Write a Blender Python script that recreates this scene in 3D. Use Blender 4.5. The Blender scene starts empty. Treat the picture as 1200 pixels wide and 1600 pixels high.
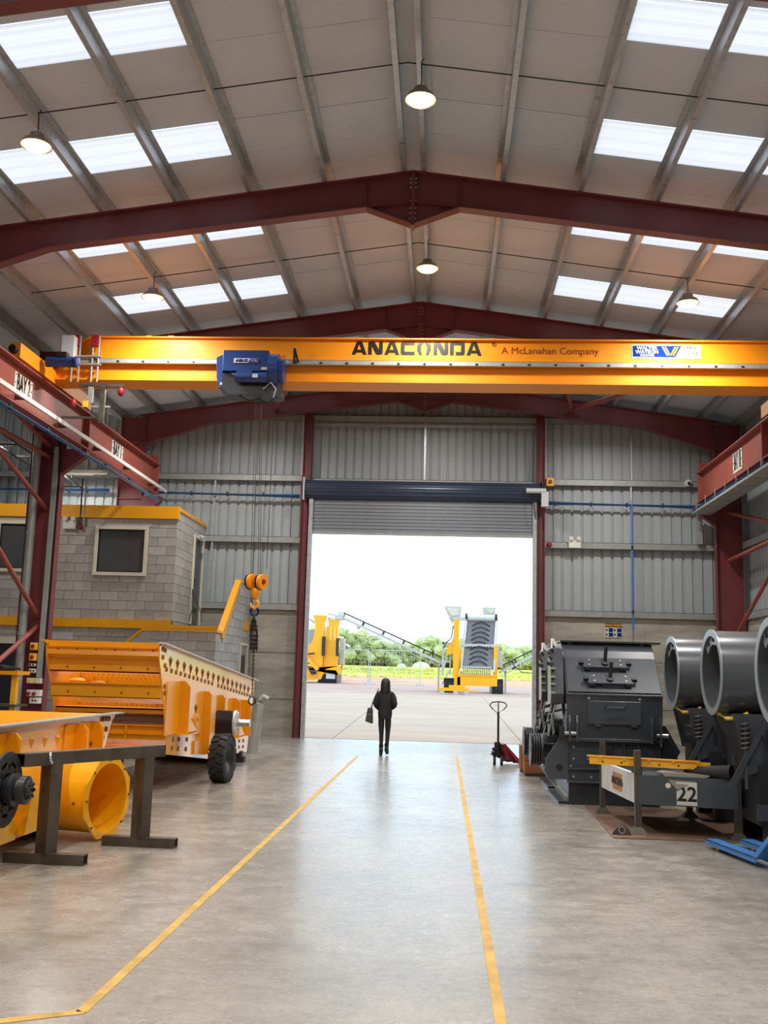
import bpy, bmesh, math, random
from mathutils import Matrix, Vector
random.seed(7)
SC = bpy.context.scene
COL = SC.collection
PI = math.pi
# ---------------------------------------------------------------- camera
cam_d = bpy.data.cameras.new('camera')
cam_d.sensor_fit = 'VERTICAL'; cam_d.sensor_height = 36.0; cam_d.lens = 36.0*1590/1600
cam_d.clip_end = 1000; cam_d.clip_start = 0.05
cam = bpy.data.objects.new('camera', cam_d); COL.objects.link(cam)
RX, RY, RZ = [[0.997953, 0.057833, 0.027284], [0.01777, 0.159056, -0.98711], [-0.061427, 0.985574, 0.157702]]
cam.matrix_world = Matrix(((RX[0], -RY[0], -RZ[0], 0), (RX[1], -RY[1], -RZ[1], 0), (RX[2], -RY[2], -RZ[2], 1.7), (0, 0, 0, 1)))
SC.camera = cam
# ---------------------------------------------------------------- world: bright overcast sky
w = bpy.data.worlds.new('sky'); SC.world = w; w.use_nodes = True
nt = w.node_tree; nt.nodes.clear()
wo = nt.nodes.new('ShaderNodeOutputWorld'); bg = nt.nodes.new('ShaderNodeBackground')
bg.inputs['Color'].default_value = (0.66, 0.84, 1.02, 1); bg.inputs['Strength'].default_value = SKY_STRENGTH = 2.15
nt.links.new(bg.outputs[0], wo.inputs[0])
LAMP_POWER = 160.0
SC.view_settings.view_transform = 'Standard'; SC.view_settings.look = 'None'
SC.view_settings.exposure = 0.1; SC.view_settings.gamma = 1.0; SC.view_settings.use_curve_mapping = False
SC.cycles.use_denoising = True
SC.cycles.max_bounces = 8; SC.cycles.diffuse_bounces = 5; SC.cycles.glossy_bounces = 4; SC.cycles.transmission_bounces = 6
SC.cycles.sample_clamp_indirect = 6.0
SC.cycles.caustics_reflective = False; SC.cycles.caustics_refractive = False
# ---------------------------------------------------------------- geometry helpers
def lin(r, g, b):
    def f(c):
        c /= 255.0
        return c/12.92 if c <= 0.04045 else ((c+0.055)/1.055)**2.4
    return (f(r), f(g), f(b), 1.0)
def frame_of(d):
    d = Vector(d).normalized()
    a = Vector((0, 0, 1)) if abs(d.z) < 0.95 else Vector((0, 1, 0))
    x = d.cross(a).normalized(); y = x.cross(d).normalized()
    return d, x, y
class B:
    def __init__(self): self.v = []; self.f = []
    def add(self, vs, fs):
        n = len(self.v); self.v += [tuple(p) for p in vs]; self.f += [tuple(i+n for i in q) for q in fs]; return self
    def box(self, x0, x1, y0, y1, z0, z1):
        return self.add([(x0,y0,z0),(x1,y0,z0),(x1,y1,z0),(x0,y1,z0),(x0,y0,z1),(x1,y0,z1),(x1,y1,z1),(x0,y1,z1)],
                        [(0,3,2,1),(4,5,6,7),(0,1,5,4),(1,2,6,5),(2,3,7,6),(3,0,4,7)])
    def bar(self, p0, p1, w, h, up=(0,0,1)):
        p0 = Vector(p0); p1 = Vector(p1); d = (p1-p0).normalized(); u = Vector(up)
        s = d.cross(u)
        if s.length < 1e-4: s = d.cross(Vector((1,0,0)))
        s.normalize(); u = s.cross(d).normalized(); s *= w/2; u *= h/2
        q = [p0-s-u, p0+s-u, p0+s+u, p0-s+u, p1-s-u, p1+s-u, p1+s+u, p1-s+u]
        return self.add(q, [(3,2,1,0),(4,5,6,7),(0,1,5,4),(1,2,6,5),(2,3,7,6),(3,0,4,7)])
    def cyl(self, p0, p1, r, r1=None, n=16, cap=True):
        r1 = r if r1 is None else r1
        p0 = Vector(p0); p1 = Vector(p1); d, x, y = frame_of(p1-p0)
        vs = []
        for p, rr in ((p0, r), (p1, r1)):
            for i in range(n):
                a = 2*PI*i/n; vs.append(p + x*math.cos(a)*rr + y*math.sin(a)*rr)
        fs = [(i, (i+1) % n, n+(i+1) % n, n+i) for i in range(n)]
        if cap: fs += [tuple(range(n-1, -1, -1)), tuple(range(n, 2*n))]
        return self.add(vs, fs)
    def lathe(self, prof, p0, d, n=24, closed=False):
        """prof: list of (t along d, radius)"""
        p0 = Vector(p0); d, x, y = frame_of(d); vs = []
        for t, r in prof:
            for i in range(n):
                a = 2*PI*i/n; vs.append(p0 + d*t + (x*math.cos(a)+y*math.sin(a))*r)
        m = len(prof); fs = []
        for k in range(m if closed else m-1):
            k2 = (k+1) % m
            fs += [(k*n+i, k*n+(i+1) % n, k2*n+(i+1) % n, k2*n+i) for i in range(n)]
        return self.add(vs, fs)
    def pipe(self, p0, p1, ro, ri, n=24):
        L = (Vector(p1)-Vector(p0)).length
        return self.lathe([(0, ri), (0, ro), (L, ro), (L, ri)], p0, Vector(p1)-Vector(p0), n, True)
    def tube(self, pts, r, n=8, closed=False):
        pts = [Vector(p) for p in pts]; m = len(pts); vs = []
        rr = r if isinstance(r, (list, tuple)) else [r]*m
        up = None
        for k, p in enumerate(pts):
            a = pts[(k-1) % m] if (k or closed) else p; b = pts[(k+1) % m] if (k < m-1 or closed) else p
            d = (b-a).normalized()
            if up is None: _, x, y = frame_of(d)
            else:
                x = (up - d*up.dot(d)).normalized(); y = d.cross(x).normalized()
            up = x
            for i in range(n):
                t = 2*PI*i/n; vs.append(p + (x*math.cos(t)+y*math.sin(t))*rr[k])
        fs = []
        for k in range(m if closed else m-1):
            k2 = (k+1) % m
            fs += [(k*n+i, k*n+(i+1) % n, k2*n+(i+1) % n, k2*n+i) for i in range(n)]
        if not closed: fs += [tuple(range(n-1, -1, -1)), tuple(range((m-1)*n, m*n))]
        return self.add(vs, fs)
    def prism(self, pts, vec):
        pts = [Vector(p) for p in pts]; v = Vector(vec); n = len(pts)
        nn = Vector((0,0,0))
        for i in range(n): nn += pts[i].cross(pts[(i+1) % n])
        if nn.dot(v) > 0: pts.reverse()
        return self.add(pts+[p+v for p in pts], [tuple(range(n)), tuple(range(2*n-1, n-1, -1))] + [(i, i+n, (i+1) % n+n, (i+1) % n) for i in range(n)])
    def px(self, x0, x1, yz): return self.prism([(x0, a, b) for a, b in yz], (x1-x0, 0, 0))     # outline in (y,z)
    def py(self, y0, y1, xz): return self.prism([(a, y0, b) for a, b in xz], (0, y1-y0, 0))     # outline in (x,z)
    def pz(self, z0, z1, xy): return self.prism([(a, b, z0) for a, b in xy], (0, 0, z1-z0))
    def ball(self, c, r, n=12, m=8, sc=(1,1,1)):
        c = Vector(c); prof = []; vs = []
        for k in range(m+1):
            t = PI*k/m
            for i in range(n):
                a = 2*PI*i/n; vs.append((c.x+sc[0]*r*math.sin(t)*math.cos(a), c.y+sc[1]*r*math.sin(t)*math.sin(a), c.z+sc[2]*r*math.cos(t)))
        return self.add(vs, [(k*n+i, (k+1)*n+i, (k+1)*n+(i+1) % n, k*n+(i+1) % n) for k in range(m) for i in range(n)])
    def torus(self, c, ax, R, r, n=20, m=8):
        _, x, y = frame_of(ax); c = Vector(c)
        return self.tube([c + (x*math.cos(2*PI*i/n)+y*math.sin(2*PI*i/n))*R for i in range(n)], r, m, True)
    def ibeam(self, p0, p1, depth, width, tw=0.015, tf=0.02, up=(0,0,1)):
        """p0,p1: centre line of the section"""
        p0 = Vector(p0); p1 = Vector(p1); d = (p1-p0).normalized(); u = Vector(up); s = d.cross(u).normalized(); u = s.cross(d).normalized()
        for k in (-1, 1): self.bar(p0+u*k*(depth-tf)/2, p1+u*k*(depth-tf)/2, width, tf, u)
        return self.bar(p0, p1, tw, depth-2*tf, u)
    def hexbolt(self, p, d, r=0.02, h=0.015):
        d = Vector(d).normalized(); return self.cyl(Vector(p), Vector(p)+d*h, r, n=6)
    def mesh(self, name, smooth=False):
        me = bpy.data.meshes.new(name); me.from_pydata(self.v, [], self.f); me.update()
        if smooth:
            me.polygons.foreach_set('use_smooth', [True]*len(me.polygons))
            me.set_sharp_from_angle(angle=math.radians(38))
        return me
INV = {}
def thing(name, label, cat, loc=(0,0,0), rotz=0.0, group=None, kind=None):
    o = bpy.data.objects.new(name, None); COL.objects.link(o)
    o.empty_display_size = 0.1
    o.location = loc; o.rotation_euler = (0, 0, rotz)
    INV[o.name] = (Matrix.Translation(loc) @ Matrix.Rotation(rotz, 4, 'Z')).inverted()
    tag(o, label, cat, group, kind); return o
def tag(o, label=None, cat=None, group=None, kind=None):
    if label: o['label'] = label
    if cat: o['category'] = cat
    if group: o['group'] = group
    if kind: o['kind'] = kind
    return o
def part(name, b, mat, parent=None, smooth=False, label=None, bevel=0, local=False, kind=None):
    """link a builder (world coordinates) or a mesh as one object under its parent"""
    if isinstance(b, B):
        if parent is not None and not local:
            M = INV[parent.name]; b.v = [tuple(M @ Vector(p)) for p in b.v]
        me = b.mesh(name, smooth)
    else: me = b
    o = bpy.data.objects.new(name, me); COL.objects.link(o)
    if mat is not None and len(me.materials) == 0: me.materials.append(mat)
    if parent is not None:
        o.parent = parent; INV[o.name] = INV[parent.name]
    else: INV[o.name] = Matrix.Identity(4)
    if label: o['label'] = label
    if kind: o['kind'] = kind
    if bevel:
        m = o.modifiers.new('edge', 'BEVEL'); m.width = bevel; m.segments = 2; m.limit_method = 'ANGLE'; m.angle_limit = math.radians(40)
    return o
def placed(name, me, mat, parent, loc, rotz=0, scale=None):
    """a piece that shares its mesh: loc in the parent's root space"""
    o = bpy.data.objects.new(name, me); COL.objects.link(o)
    if len(me.materials) == 0 and mat is not None: me.materials.append(mat)
    o.parent = parent; o.location = loc; o.rotation_euler = (0, 0, rotz); INV[o.name] = INV[parent.name]
    if scale: o.scale = scale
    return o
def solo(name, b, mat, label, cat, smooth=False, group=None, bevel=0, kind=None):
    o = part(name, b, mat, None, smooth, bevel=bevel)
    return tag(o, label, cat, group, kind)
def dup(root, loc, rotz=None, label=None):
    r = root.copy(); COL.objects.link(r); r.location = loc
    if rotz is not None: r.rotation_euler = (0, 0, rotz)
    if label: r['label'] = label
    INV[r.name] = (Matrix.Translation(loc) @ Matrix.Rotation(r.rotation_euler[2], 4, 'Z')).inverted()
    for ch in list(root.children):
        c = ch.copy(); COL.objects.link(c); c.parent = r
        for g in list(ch.children):
            d = g.copy(); COL.objects.link(d); d.parent = c
    return r
def lettering(name, s, size, mat, parent, org, right, up, bold=0.0, depth=0.002, sx=1.0, align='CENTER', label=None):
    cu = bpy.data.curves.new(name, 'FONT'); cu.body = s; cu.size = size; cu.align_x = align; cu.align_y = 'CENTER'
    cu.extrude = depth; cu.offset = bold; cu.resolution_u = 3
    t = bpy.data.objects.new(name, cu)
    me = bpy.data.meshes.new_from_object(t)
    bpy.data.objects.remove(t); bpy.data.curves.remove(cu)
    r = Vector(right).normalized(); u = Vector(up).normalized(); n = r.cross(u)
    Mx = Matrix(((r.x*sx, u.x, n.x, org[0]), (r.y*sx, u.y, n.y, org[1]), (r.z*sx, u.z, n.z, org[2]), (0,0,0,1)))
    me.transform((INV[parent.name] if parent else Matrix.Identity(4)) @ Mx)
    me.materials.clear()
    return part(name, me, mat, parent, label=label)
# ---------------------------------------------------------------- materials
def mat(name, col, rough=0.5, metal=0.0, var=0.12, vscale=2.5, bump=0.0, bscale=30.0, rnd=0.0, spec=0.5, stretch=(1,1,1), rvar=0.0, coat=0.0, emit=None):
    m = bpy.data.materials.new(name); m.use_nodes = True; nt = m.node_tree; N = nt.nodes; L = nt.links
    p = N['Principled BSDF']; p.inputs['Roughness'].default_value = rough; p.inputs['Metallic'].default_value = metal
    p.inputs['Specular IOR Level'].default_value = spec
    if coat: p.inputs['Coat Weight'].default_value = coat; p.inputs['Coat Roughness'].default_value = 0.15
    tc = N.new('ShaderNodeTexCoord'); mp = N.new('ShaderNodeMapping'); mp.inputs['Scale'].default_value = stretch
    L.new(tc.outputs['Object'], mp.inputs['Vector'])
    out = None
    if var:
        nz = N.new('ShaderNodeTexNoise'); nz.inputs['Scale'].default_value = vscale; nz.inputs['Detail'].default_value = 6; nz.inputs['Roughness'].default_value = 0.6
        L.new(mp.outputs[0], nz.inputs['Vector'])
        rp = N.new('ShaderNodeValToRGB')
        rp.color_ramp.elements[0].position = 0.3; rp.color_ramp.elements[1].position = 0.7
        rp.color_ramp.elements[0].color = tuple(c*(1-var) for c in col[:3])+(1,)
        rp.color_ramp.elements[1].color = tuple(min(1, c*(1+var)) for c in col[:3])+(1,)
        L.new(nz.outputs['Fac'], rp.inputs['Fac']); out = rp.outputs['Color']
        if rvar:
            mr = N.new('ShaderNodeMapRange'); mr.inputs['To Min'].default_value = max(0.02, rough-rvar); mr.inputs['To Max'].default_value = min(1, rough+rvar)
            mr.inputs['From Min'].default_value = 0.3; mr.inputs['From Max'].default_value = 0.7
            L.new(nz.outputs['Fac'], mr.inputs['Value']); L.new(mr.outputs[0], p.inputs['Roughness'])
    else:
        p.inputs['Base Color'].default_value = col
    if rnd:
        oi = N.new('ShaderNodeObjectInfo'); hv = N.new('ShaderNodeHueSaturation'); mr = N.new('ShaderNodeMapRange')
        mr.inputs['To Min'].default_value = 1-rnd; mr.inputs['To Max'].default_value = 1+rnd
        L.new(oi.outputs['Random'], mr.inputs['Value']); L.new(mr.outputs[0], hv.inputs['Value'])
        if out is not None: L.new(out, hv.inputs['Color'])
        else: hv.inputs['Color'].default_value = col
        out = hv.outputs['Color']
    if out is not None: L.new(out, p.inputs['Base Color'])
    if bump:
        bz = N.new('ShaderNodeTexNoise'); bz.inputs['Scale'].default_value = bscale; bz.inputs['Detail'].default_value = 5
        L.new(mp.outputs[0], bz.inputs['Vector'])
        bp = N.new('ShaderNodeBump'); bp.inputs['Strength'].default_value = bump; bp.inputs['Distance'].default_value = 0.02
        L.new(bz.outputs['Fac'], bp.inputs['Height']); L.new(bp.outputs[0], p.inputs['Normal'])
    if emit:
        p.inputs['Emission Color'].default_value = emit[0]; p.inputs['Emission Strength'].default_value = emit[1]
    return m
M = {}
M['maroon'] = mat('maroon_paint', lin(120,56,60), 0.42, var=0.15, vscale=1.5)
M['oxide'] = mat('red_oxide_paint', lin(150,76,64), 0.5, var=0.15, vscale=1.2)
M['galv'] = mat('galvanised_steel', lin(190,194,198), 0.36, 0.5, var=0.18, vscale=9, rvar=0.1)
M['galvdull'] = mat('dull_galvanised_steel', lin(165,168,165), 0.5, 0.35, var=0.12, vscale=6)
M['liner'] = mat('grey_liner_sheet', lin(172,180,182), 0.42, 0.0, var=0.05, vscale=1.2, stretch=(2,2,0.4), rnd=0.03)
M['blockwork'] = mat('concrete_block', lin(174,171,166), 0.85, var=0.1, vscale=9, bump=0.25, bscale=60, rnd=0.13)
M['mortar'] = mat('mortar', lin(176,173,166), 0.9, var=0.08)
M['capyel'] = mat('yellow_capping', lin(246,172,22), 0.4, var=0.05, vscale=1.5)
M['yellow'] = mat('yellow_machine_paint', lin(250,178,18), 0.3, var=0.05, vscale=2, coat=0.3)
M['orange'] = mat('orange_machine_paint', lin(238,158,14), 0.32, var=0.06, vscale=2, coat=0.25)
M['cranyel'] = mat('crane_yellow_paint', lin(246,152,8), 0.5, var=0.04, vscale=1.0)
M['dark'] = mat('charcoal_machine_paint', lin(64,68,74), 0.3, var=0.12, vscale=3, coat=0.25)
M['darker'] = mat('black_machine_paint', lin(40,42,46), 0.35, var=0.15, vscale=3)
M['black'] = mat('black_plastic', lin(22,22,24), 0.45, var=0.1)
M['rubber'] = mat('rubber', lin(38,38,40), 0.75, var=0.15, vscale=8, bump=0.1)
M['bolt'] = mat('shade_brown_bolts', lin(128,84,30), 0.5, 0.2, var=0.1)  # shading on the bolts and gussets is put into this brown
M['zincbolt'] = mat('zinc_bolts', lin(190,190,190), 0.35, 0.7, var=0.1)
M['blue'] = mat('blue_paint', lin(26,58,122), 0.38, var=0.08, coat=0.2)
M['bluepipe'] = mat('blue_air_pipe', lin(70,124,190), 0.35, var=0.06)
M['bluetruck'] = mat('blue_truck_paint', lin(62,124,190), 0.4, var=0.1, vscale=6)
M['navy'] = mat('navy_shutter', lin(52,64,84), 0.35, 0.2, var=0.06)
M['slat'] = mat('grey_shutter_slat', lin(150,156,164), 0.35, 0.35, var=0.05)
M['white'] = mat('white_plastic', lin(232,230,222), 0.45, var=0.03)
M['cream'] = mat('cream_frame', lin(222,214,196), 0.45, var=0.04)
M['steel'] = mat('raw_steel', lin(86,78,68), 0.45, 0.35, var=0.3, vscale=5, rvar=0.12)
M['brightsteel'] = mat('bright_steel', lin(200,200,200), 0.25, 0.9, var=0.08)
M['rust'] = mat('rusty_plate', lin(118,92,74), 0.6, 0.1, var=0.25, vscale=3, bump=0.1)
M['timber'] = mat('timber', lin(150,92,54), 0.75, var=0.3, vscale=4, stretch=(1,1,8), bump=0.1)
M['bearer'] = mat('dark_timber', lin(52,40,36), 0.7, var=0.2, vscale=4, stretch=(1,6,1))
M['concpanel'] = mat('precast_concrete', lin(166,162,150), 0.8, var=0.32, vscale=1.3, stretch=(0.7,1,3.0), bump=0.15, bscale=12, rnd=0.06)
M['text_black'] = mat('black_lettering', lin(24,18,14), 0.4, var=0)
M['text_white'] = mat('white_lettering', lin(220,220,220), 0.8, var=0, spec=0.1)
M['signwhite'] = mat('white_sign', lin(206,202,192), 0.7, var=0.05, vscale=5)
M['signblue'] = mat('blue_sign', lin(8,48,124), 0.8, var=0, spec=0.1)
M['redpaint'] = mat('red_paint', lin(150,26,40), 0.45, var=0.1)
M['dkred'] = mat('dark_red_paint', lin(120,24,44), 0.42, var=0.12)
M['belt'] = mat('belt_rubber', lin(118,112,112), 0.7, var=0.1, vscale=4)
M['beltgrey'] = mat('grey_belt', lin(128,122,110), 0.75, var=0.15, vscale=4)
M['palegrey'] = mat('pale_grey_paint', lin(206,210,214), 0.4, var=0.05)
M['safety'] = mat('safety_yellow', lin(250,196,60), 0.4, var=0.04)
def glass_mat():
    m = bpy.data.materials.new('window_glass'); m.use_nodes = True; p = m.node_tree.nodes['Principled BSDF']
    p.inputs['Base Color'].default_value = (0.75, 0.8, 0.82, 1); p.inputs['Roughness'].default_value = 0.02; p.inputs['Transmission Weight'].default_value = 0.9
    p.inputs['IOR'].default_value = 1.45
    return m
M['glass'] = glass_mat()
def rooflight_mat():
    m = bpy.data.materials.new('translucent_rooflight'); m.use_nodes = True; nt = m.node_tree; N = nt.nodes; L = nt.links; N.clear()
    o = N.new('ShaderNodeOutputMaterial'); t = N.new('ShaderNodeBsdfTranslucent'); d = N.new('ShaderNodeBsdfDiffuse'); mx = N.new('ShaderNodeMixShader')
    t.inputs['Color'].default_value = ROOFLIGHT_TINT = (0.74, 0.62, 0.575, 1); d.inputs['Color'].default_value = (0.75, 0.77, 0.8, 1); mx.inputs[0].default_value = 0.2
    L.new(t.outputs[0], mx.inputs[1]); L.new(d.outputs[0], mx.inputs[2]); L.new(mx.outputs[0], o.inputs[0])
    return m
M['rooflight'] = rooflight_mat()
def roof_mat():
    m = mat('white_roof_liner', lin(212,219,231), 0.5, var=0.06, vscale=0.8, rnd=0.03)
    nt = m.node_tree; N = nt.nodes; L = nt.links; p = N['Principled BSDF']
    tc = N.new('ShaderNodeTexCoord'); wv = N.new('ShaderNodeTexWave'); wv.wave_type = 'BANDS'; wv.bands_direction = 'Y'; wv.inputs['Scale'].default_value = 4.5
    L.new(tc.outputs['Object'], wv.inputs['Vector'])
    bp = N.new('ShaderNodeBump'); bp.inputs['Strength'].default_value = 0.35; bp.inputs['Distance'].default_value = 0.01
    L.new(wv.outputs['Fac'], bp.inputs['Height']); L.new(bp.outputs[0], p.inputs['Normal'])
    return m
M['roof'] = roof_mat()
def floor_mat():
    m = bpy.data.materials.new('power_floated_concrete'); m.use_nodes = True; nt = m.node_tree; N = nt.nodes; L = nt.links; p = N['Principled BSDF']
    tc = N.new('ShaderNodeTexCoord')
    def noise(scale, detail, st=(1,1,1), rough=0.6):
        mp = N.new('ShaderNodeMapping'); mp.inputs['Scale'].default_value = st; L.new(tc.outputs['Object'], mp.inputs['Vector'])
        n = N.new('ShaderNodeTexNoise'); n.inputs['Scale'].default_value = scale; n.inputs['Detail'].default_value = detail; n.inputs['Roughness'].default_value = rough
        L.new(mp.outputs[0], n.inputs['Vector']); return n.outputs['Fac']
    def ramp(fac, a, b, ca, cb):
        r = N.new('ShaderNodeValToRGB'); e = r.color_ramp.elements; e[0].position = a; e[1].position = b; e[0].color = ca; e[1].color = cb
        L.new(fac, r.inputs['Fac']); return r.outputs['Color']
    def mix(fac, a, b, mode='MIX'):
        x = N.new('ShaderNodeMix'); x.data_type = 'RGBA'; x.blend_type = mode
        if isinstance(fac, float): x.inputs[0].default_value = fac
        else: L.new(fac, x.inputs[0])
        L.new(a, x.inputs[6]); L.new(b, x.inputs[7]); return x.outputs[2]
    big = ramp(noise(0.35, 5), 0.35, 0.68, lin(148,141,130), lin(176,168,155))
    mid = ramp(noise(2.2, 8, (1.0, 0.55, 1), 0.7), 0.32, 0.66, (0.80,0.80,0.80,1), (1.06,1.06,1.06,1))
    fine = ramp(noise(9, 6, (0.6, 1.6, 1), 0.75), 0.3, 0.62, (0.86,0.86,0.86,1), (1.04,1.04,1.04,1))
    spots = ramp(noise(1.1, 3, (1,1,1), 0.5), 0.22, 0.30, (0.86,0.85,0.84,1), (1,1,1,1))
    c = mix(1.0, mix(1.0, mix(1.0, big, mid, 'MULTIPLY'), fine, 'MULTIPLY'), spots, 'MULTIPLY')
    L.new(c, p.inputs['Base Color'])
    rr = N.new('ShaderNodeMapRange'); rr.inputs['From Min'].default_value = 0.35; rr.inputs['From Max'].default_value = 0.65; rr.inputs['To Min'].default_value = 0.10; rr.inputs['To Max'].default_value = 0.40; p.inputs['Coat Weight'].default_value = 0.25; p.inputs['Coat Roughness'].default_value = 0.16
    L.new(noise(3.2, 9, (0.8, 1.2, 1), 0.75), rr.inputs['Value']); L.new(rr.outputs[0], p.inputs['Roughness'])
    p.inputs['Specular IOR Level'].default_value = 0.85
    bp = N.new('ShaderNodeBump'); bp.inputs['Strength'].default_value = 0.32; bp.inputs['Distance'].default_value = 0.02
    L.new(noise(13, 7, (0.5, 1.4, 1), 0.7), bp.inputs['Height']); L.new(bp.outputs[0], p.inputs['Normal'])
    return m
M['floor'] = floor_mat()
M['marking'] = mat('worn_yellow_line', lin(206,164,76), 0.55, var=0.3, vscale=5, bump=0.05)
M['yard'] = mat('yard_concrete', lin(194,168,146), 0.85, var=0.1, vscale=0.7, stretch=(0.5,1.2,1), rnd=0.03)
M['dirt'] = mat('bare_earth', lin(216,166,130), 0.95, var=0.2, vscale=0.4)
M['gravel'] = mat('dusty_hardstanding', lin(190,160,144), 0.95, var=0.12, vscale=0.6)
# ================================================================ SETTING
X0 = -0.62                                   # building centre line
def roof_top(x): return 9.86 - 0.14*abs(x-X0)   # underside of the roof sheets
XL, XR, YB, YF = -8.95, 7.85, 27.4, -3.0
def struct(name, label=None):
    return thing(name, label, None, (0,0,0), kind='structure')
tag(part('floor', B().box(-16.2, 8.2, YF-0.2, 27.3, -0.2, 0.0), M['floor']), 'pale grey power floated concrete workshop floor', None, None, 'structure')
fm = struct('trim_1', 'worn yellow walkway lines painted on the concrete floor')
part('line', B().box(-1.80, -1.74, 5.3, 21.8, 0.0, 0.003), M['marking'], fm)
part('line', B().prism([(-1.80,5.33,0),(-1.74,5.28,0),(-3.2,4.46,0),(-3.23,4.51,0)], (0,0,0.003)), M['marking'], fm)
part('line', B().box(0.285, 0.345, 3.0, 22.3, 0.0, 0.003), M['marking'], fm)
tag(part('trim_2', B().box(-3.7, 2.4, 27.22, 27.34, -0.1, 0.004), M['steel']), 'dark steel threshold strip under the roller shutter', None, None, 'structure')
# ---- gable wall
wb = struct('wall_back', 'grey profiled steel gable wall above precast concrete panels')
def gable_top(x):
    if x >= -9.1: return roof_top(x)
    return 8.66 + 0.14*(-9.1-x)
def clad_y(x0, x1, zb, ztop, y, n_rib=4):
    """one profiled sheet in the x-z plane; ribs pressed away from the room"""
    b = B(); pts = []; p = (x1-x0)/n_rib
    for k in range(n_rib):
        a = x0+k*p
        pts += [(a, 0), (a+p*0.72, 0), (a+p*0.76, 0.05), (a+p*0.96, 0.05)]
    pts.append((x1, 0))
    vs = []
    for x, d in pts: vs += [(x, y+d, zb), (x, y+d, ztop(x))]
    b.add(vs, [(2*i, 2*i+2, 2*i+3, 2*i+1) for i in range(len(pts)-1)])
    return b
x = -16.0
def sheets(x0, x1, zb):
    n = max(1, round((x1-x0)/1.0)); s = (x1-x0)/n
    for i in range(n): part('cladding_sheet', clad_y(x0+i*s, x0+(i+1)*s, zb, lambda q: gable_top(q)+0.1, YB), M['liner'], wb)
sheets(-16.0, -3.95, 3.3); sheets(-3.95, 2.62, 6.3); sheets(2.62, 7.95, 3.3)
def conc(x0, x1, n):
    s = (x1-x0)/n
    for i in range(n):
        for z0, z1 in ((0, 0.97), (0.985, 2.19), (2.205, 3.36)):
            part('concrete_panel', B().box(x0+i*s+0.006, x0+(i+1)*s-0.006, 27.3+random.uniform(-.004,.004), 27.46, z0, z1), M['concpanel'], wb)
part('light_stop_sheet', B().box(-16.0,-3.97,27.44,27.5,0,3.36).box(2.64,7.9,27.44,27.5,0,3.36), M['mortar'], wb)  # added behind the panel joints to stop daylight leaking through
conc(-16.0, -10.0, 1); conc(-10.0, -3.95, 2); conc(2.62, 7.9, 1)
def rail_x(x0, x1, z): 
    part('sheeting_rail', B().box(x0, x1, 27.20, 27.208, z-0.085, z+0.085).box(x0, x1, 27.2, 27.4, z+0.075, z+0.085).box(x0, x1, 27.2, 27.26, z-0.085, z-0.077), M['galvdull'], wb)
for z in (3.42, 5.24, 6.95):
    rail_x(-16, -3.95, z); rail_x(2.62, 7.3, z)
rail_x(-5.6, -3.95, 8.65); rail_x(-3.7, 2.4, 8.65); rail_x(2.62, 4.8, 8.65); rail_x(-3.7, 2.4, 6.87)
part('sheeting_rail', B().box(-3.7, 2.4, 27.2, 27.208, 8.42, 8.5), M['galvdull'], wb)
for xx, z0, z1 in ((-6.37, 3.5, 6.9), (-6.3, 7.0, 8.75), (4.93, 3.5, 6.9), (4.95, 7.0, 8.75), (-0.62, 6.9, 8.6), (-0.56, 8.7, 9.3), (-12, 3.5, 8)):
    part('sag_bar', B().box(xx-0.025, xx+0.025, 27.22, 27.28, z0, z1), M['galv'], wb)
for xx, z0, z1 in ((-3.97, 7.0, 8.7), (2.64, 7.0, 8.7)):
    part('flashing', B().box(xx-0.03, xx+0.03, 27.12, 27.2, z0, z1), M['palegrey'], wb)
for xx in (-3.83, 2.51):
    part('door_post', B().ibeam((xx, 27.1, 0), (xx, 27.1, 9.25), 0.22, 0.2, 0.02, 0.02, (1,0,0)), M['maroon'], wb)
# ---- roller shutter
d1 = struct('door_1', 'grey roller shutter raised above the wide doorway')
for s in (-3.68, 2.37):
    part('guide', B().box(s-0.07, s+0.07, 27.0, 27.05, 0, 6.4).box(s-0.07, s+0.07, 27.1, 27.15, 0, 6.4).box(s+math.copysign(0.055, s), s+math.copysign(0.07, s), 27.0, 27.15, 0, 6.4), M['galv'], d1)
sl = B()
for k, (z, y) in enumerate(((0,0),(0.018,-0.025),(0.06,-0.025),(0.078,0),(0.092,0))): sl.v += [(-3.66, y, z), (2.35, y, z)]
sl.f = [(2*k, 2*k+1, 2*k+3, 2*k+2) for k in range(4)]
slm = sl.mesh('slat'); slm.materials.append(M['slat'])
for k in range(11): placed('slat', slm, None, d1, (0, 27.08, 5.46+0.092*k))
part('bottom_bar', B().box(-3.66, 2.35, 27.03, 27.11, 5.40, 5.47), M['galvdull'], d1)
bp = []
for k in range(48):
    a = 2*PI*k/48; bp.append((27.12+math.cos(a)*(0.27+(0.012 if k % 3 else -0.004)), 6.6+math.sin(a)*(0.27+(0.012 if k % 3 else -0.004))))
part('coiled_curtain', B().px(-3.82, 2.5, bp), M['navy'], d1)
for s in (-3.86, 2.54): part('end_plate', B().box(s-0.02, s+0.02, 26.82, 27.3, 6.3, 6.92), M['palegrey'] if s < 0 else M['darker'], d1)
part('motor', B().cyl((2.1,26.75,6.62),(2.62,26.75,6.62),0.07).box(2.5,2.68,26.7,26.9,6.2,6.6), M['palegrey'], d1)
part('chain', B().tube([(2.28,26.75,6.55),(2.30,26.76,6.2),(2.36,26.8,5.85)], 0.012, 6), M['black'], d1)
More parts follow.
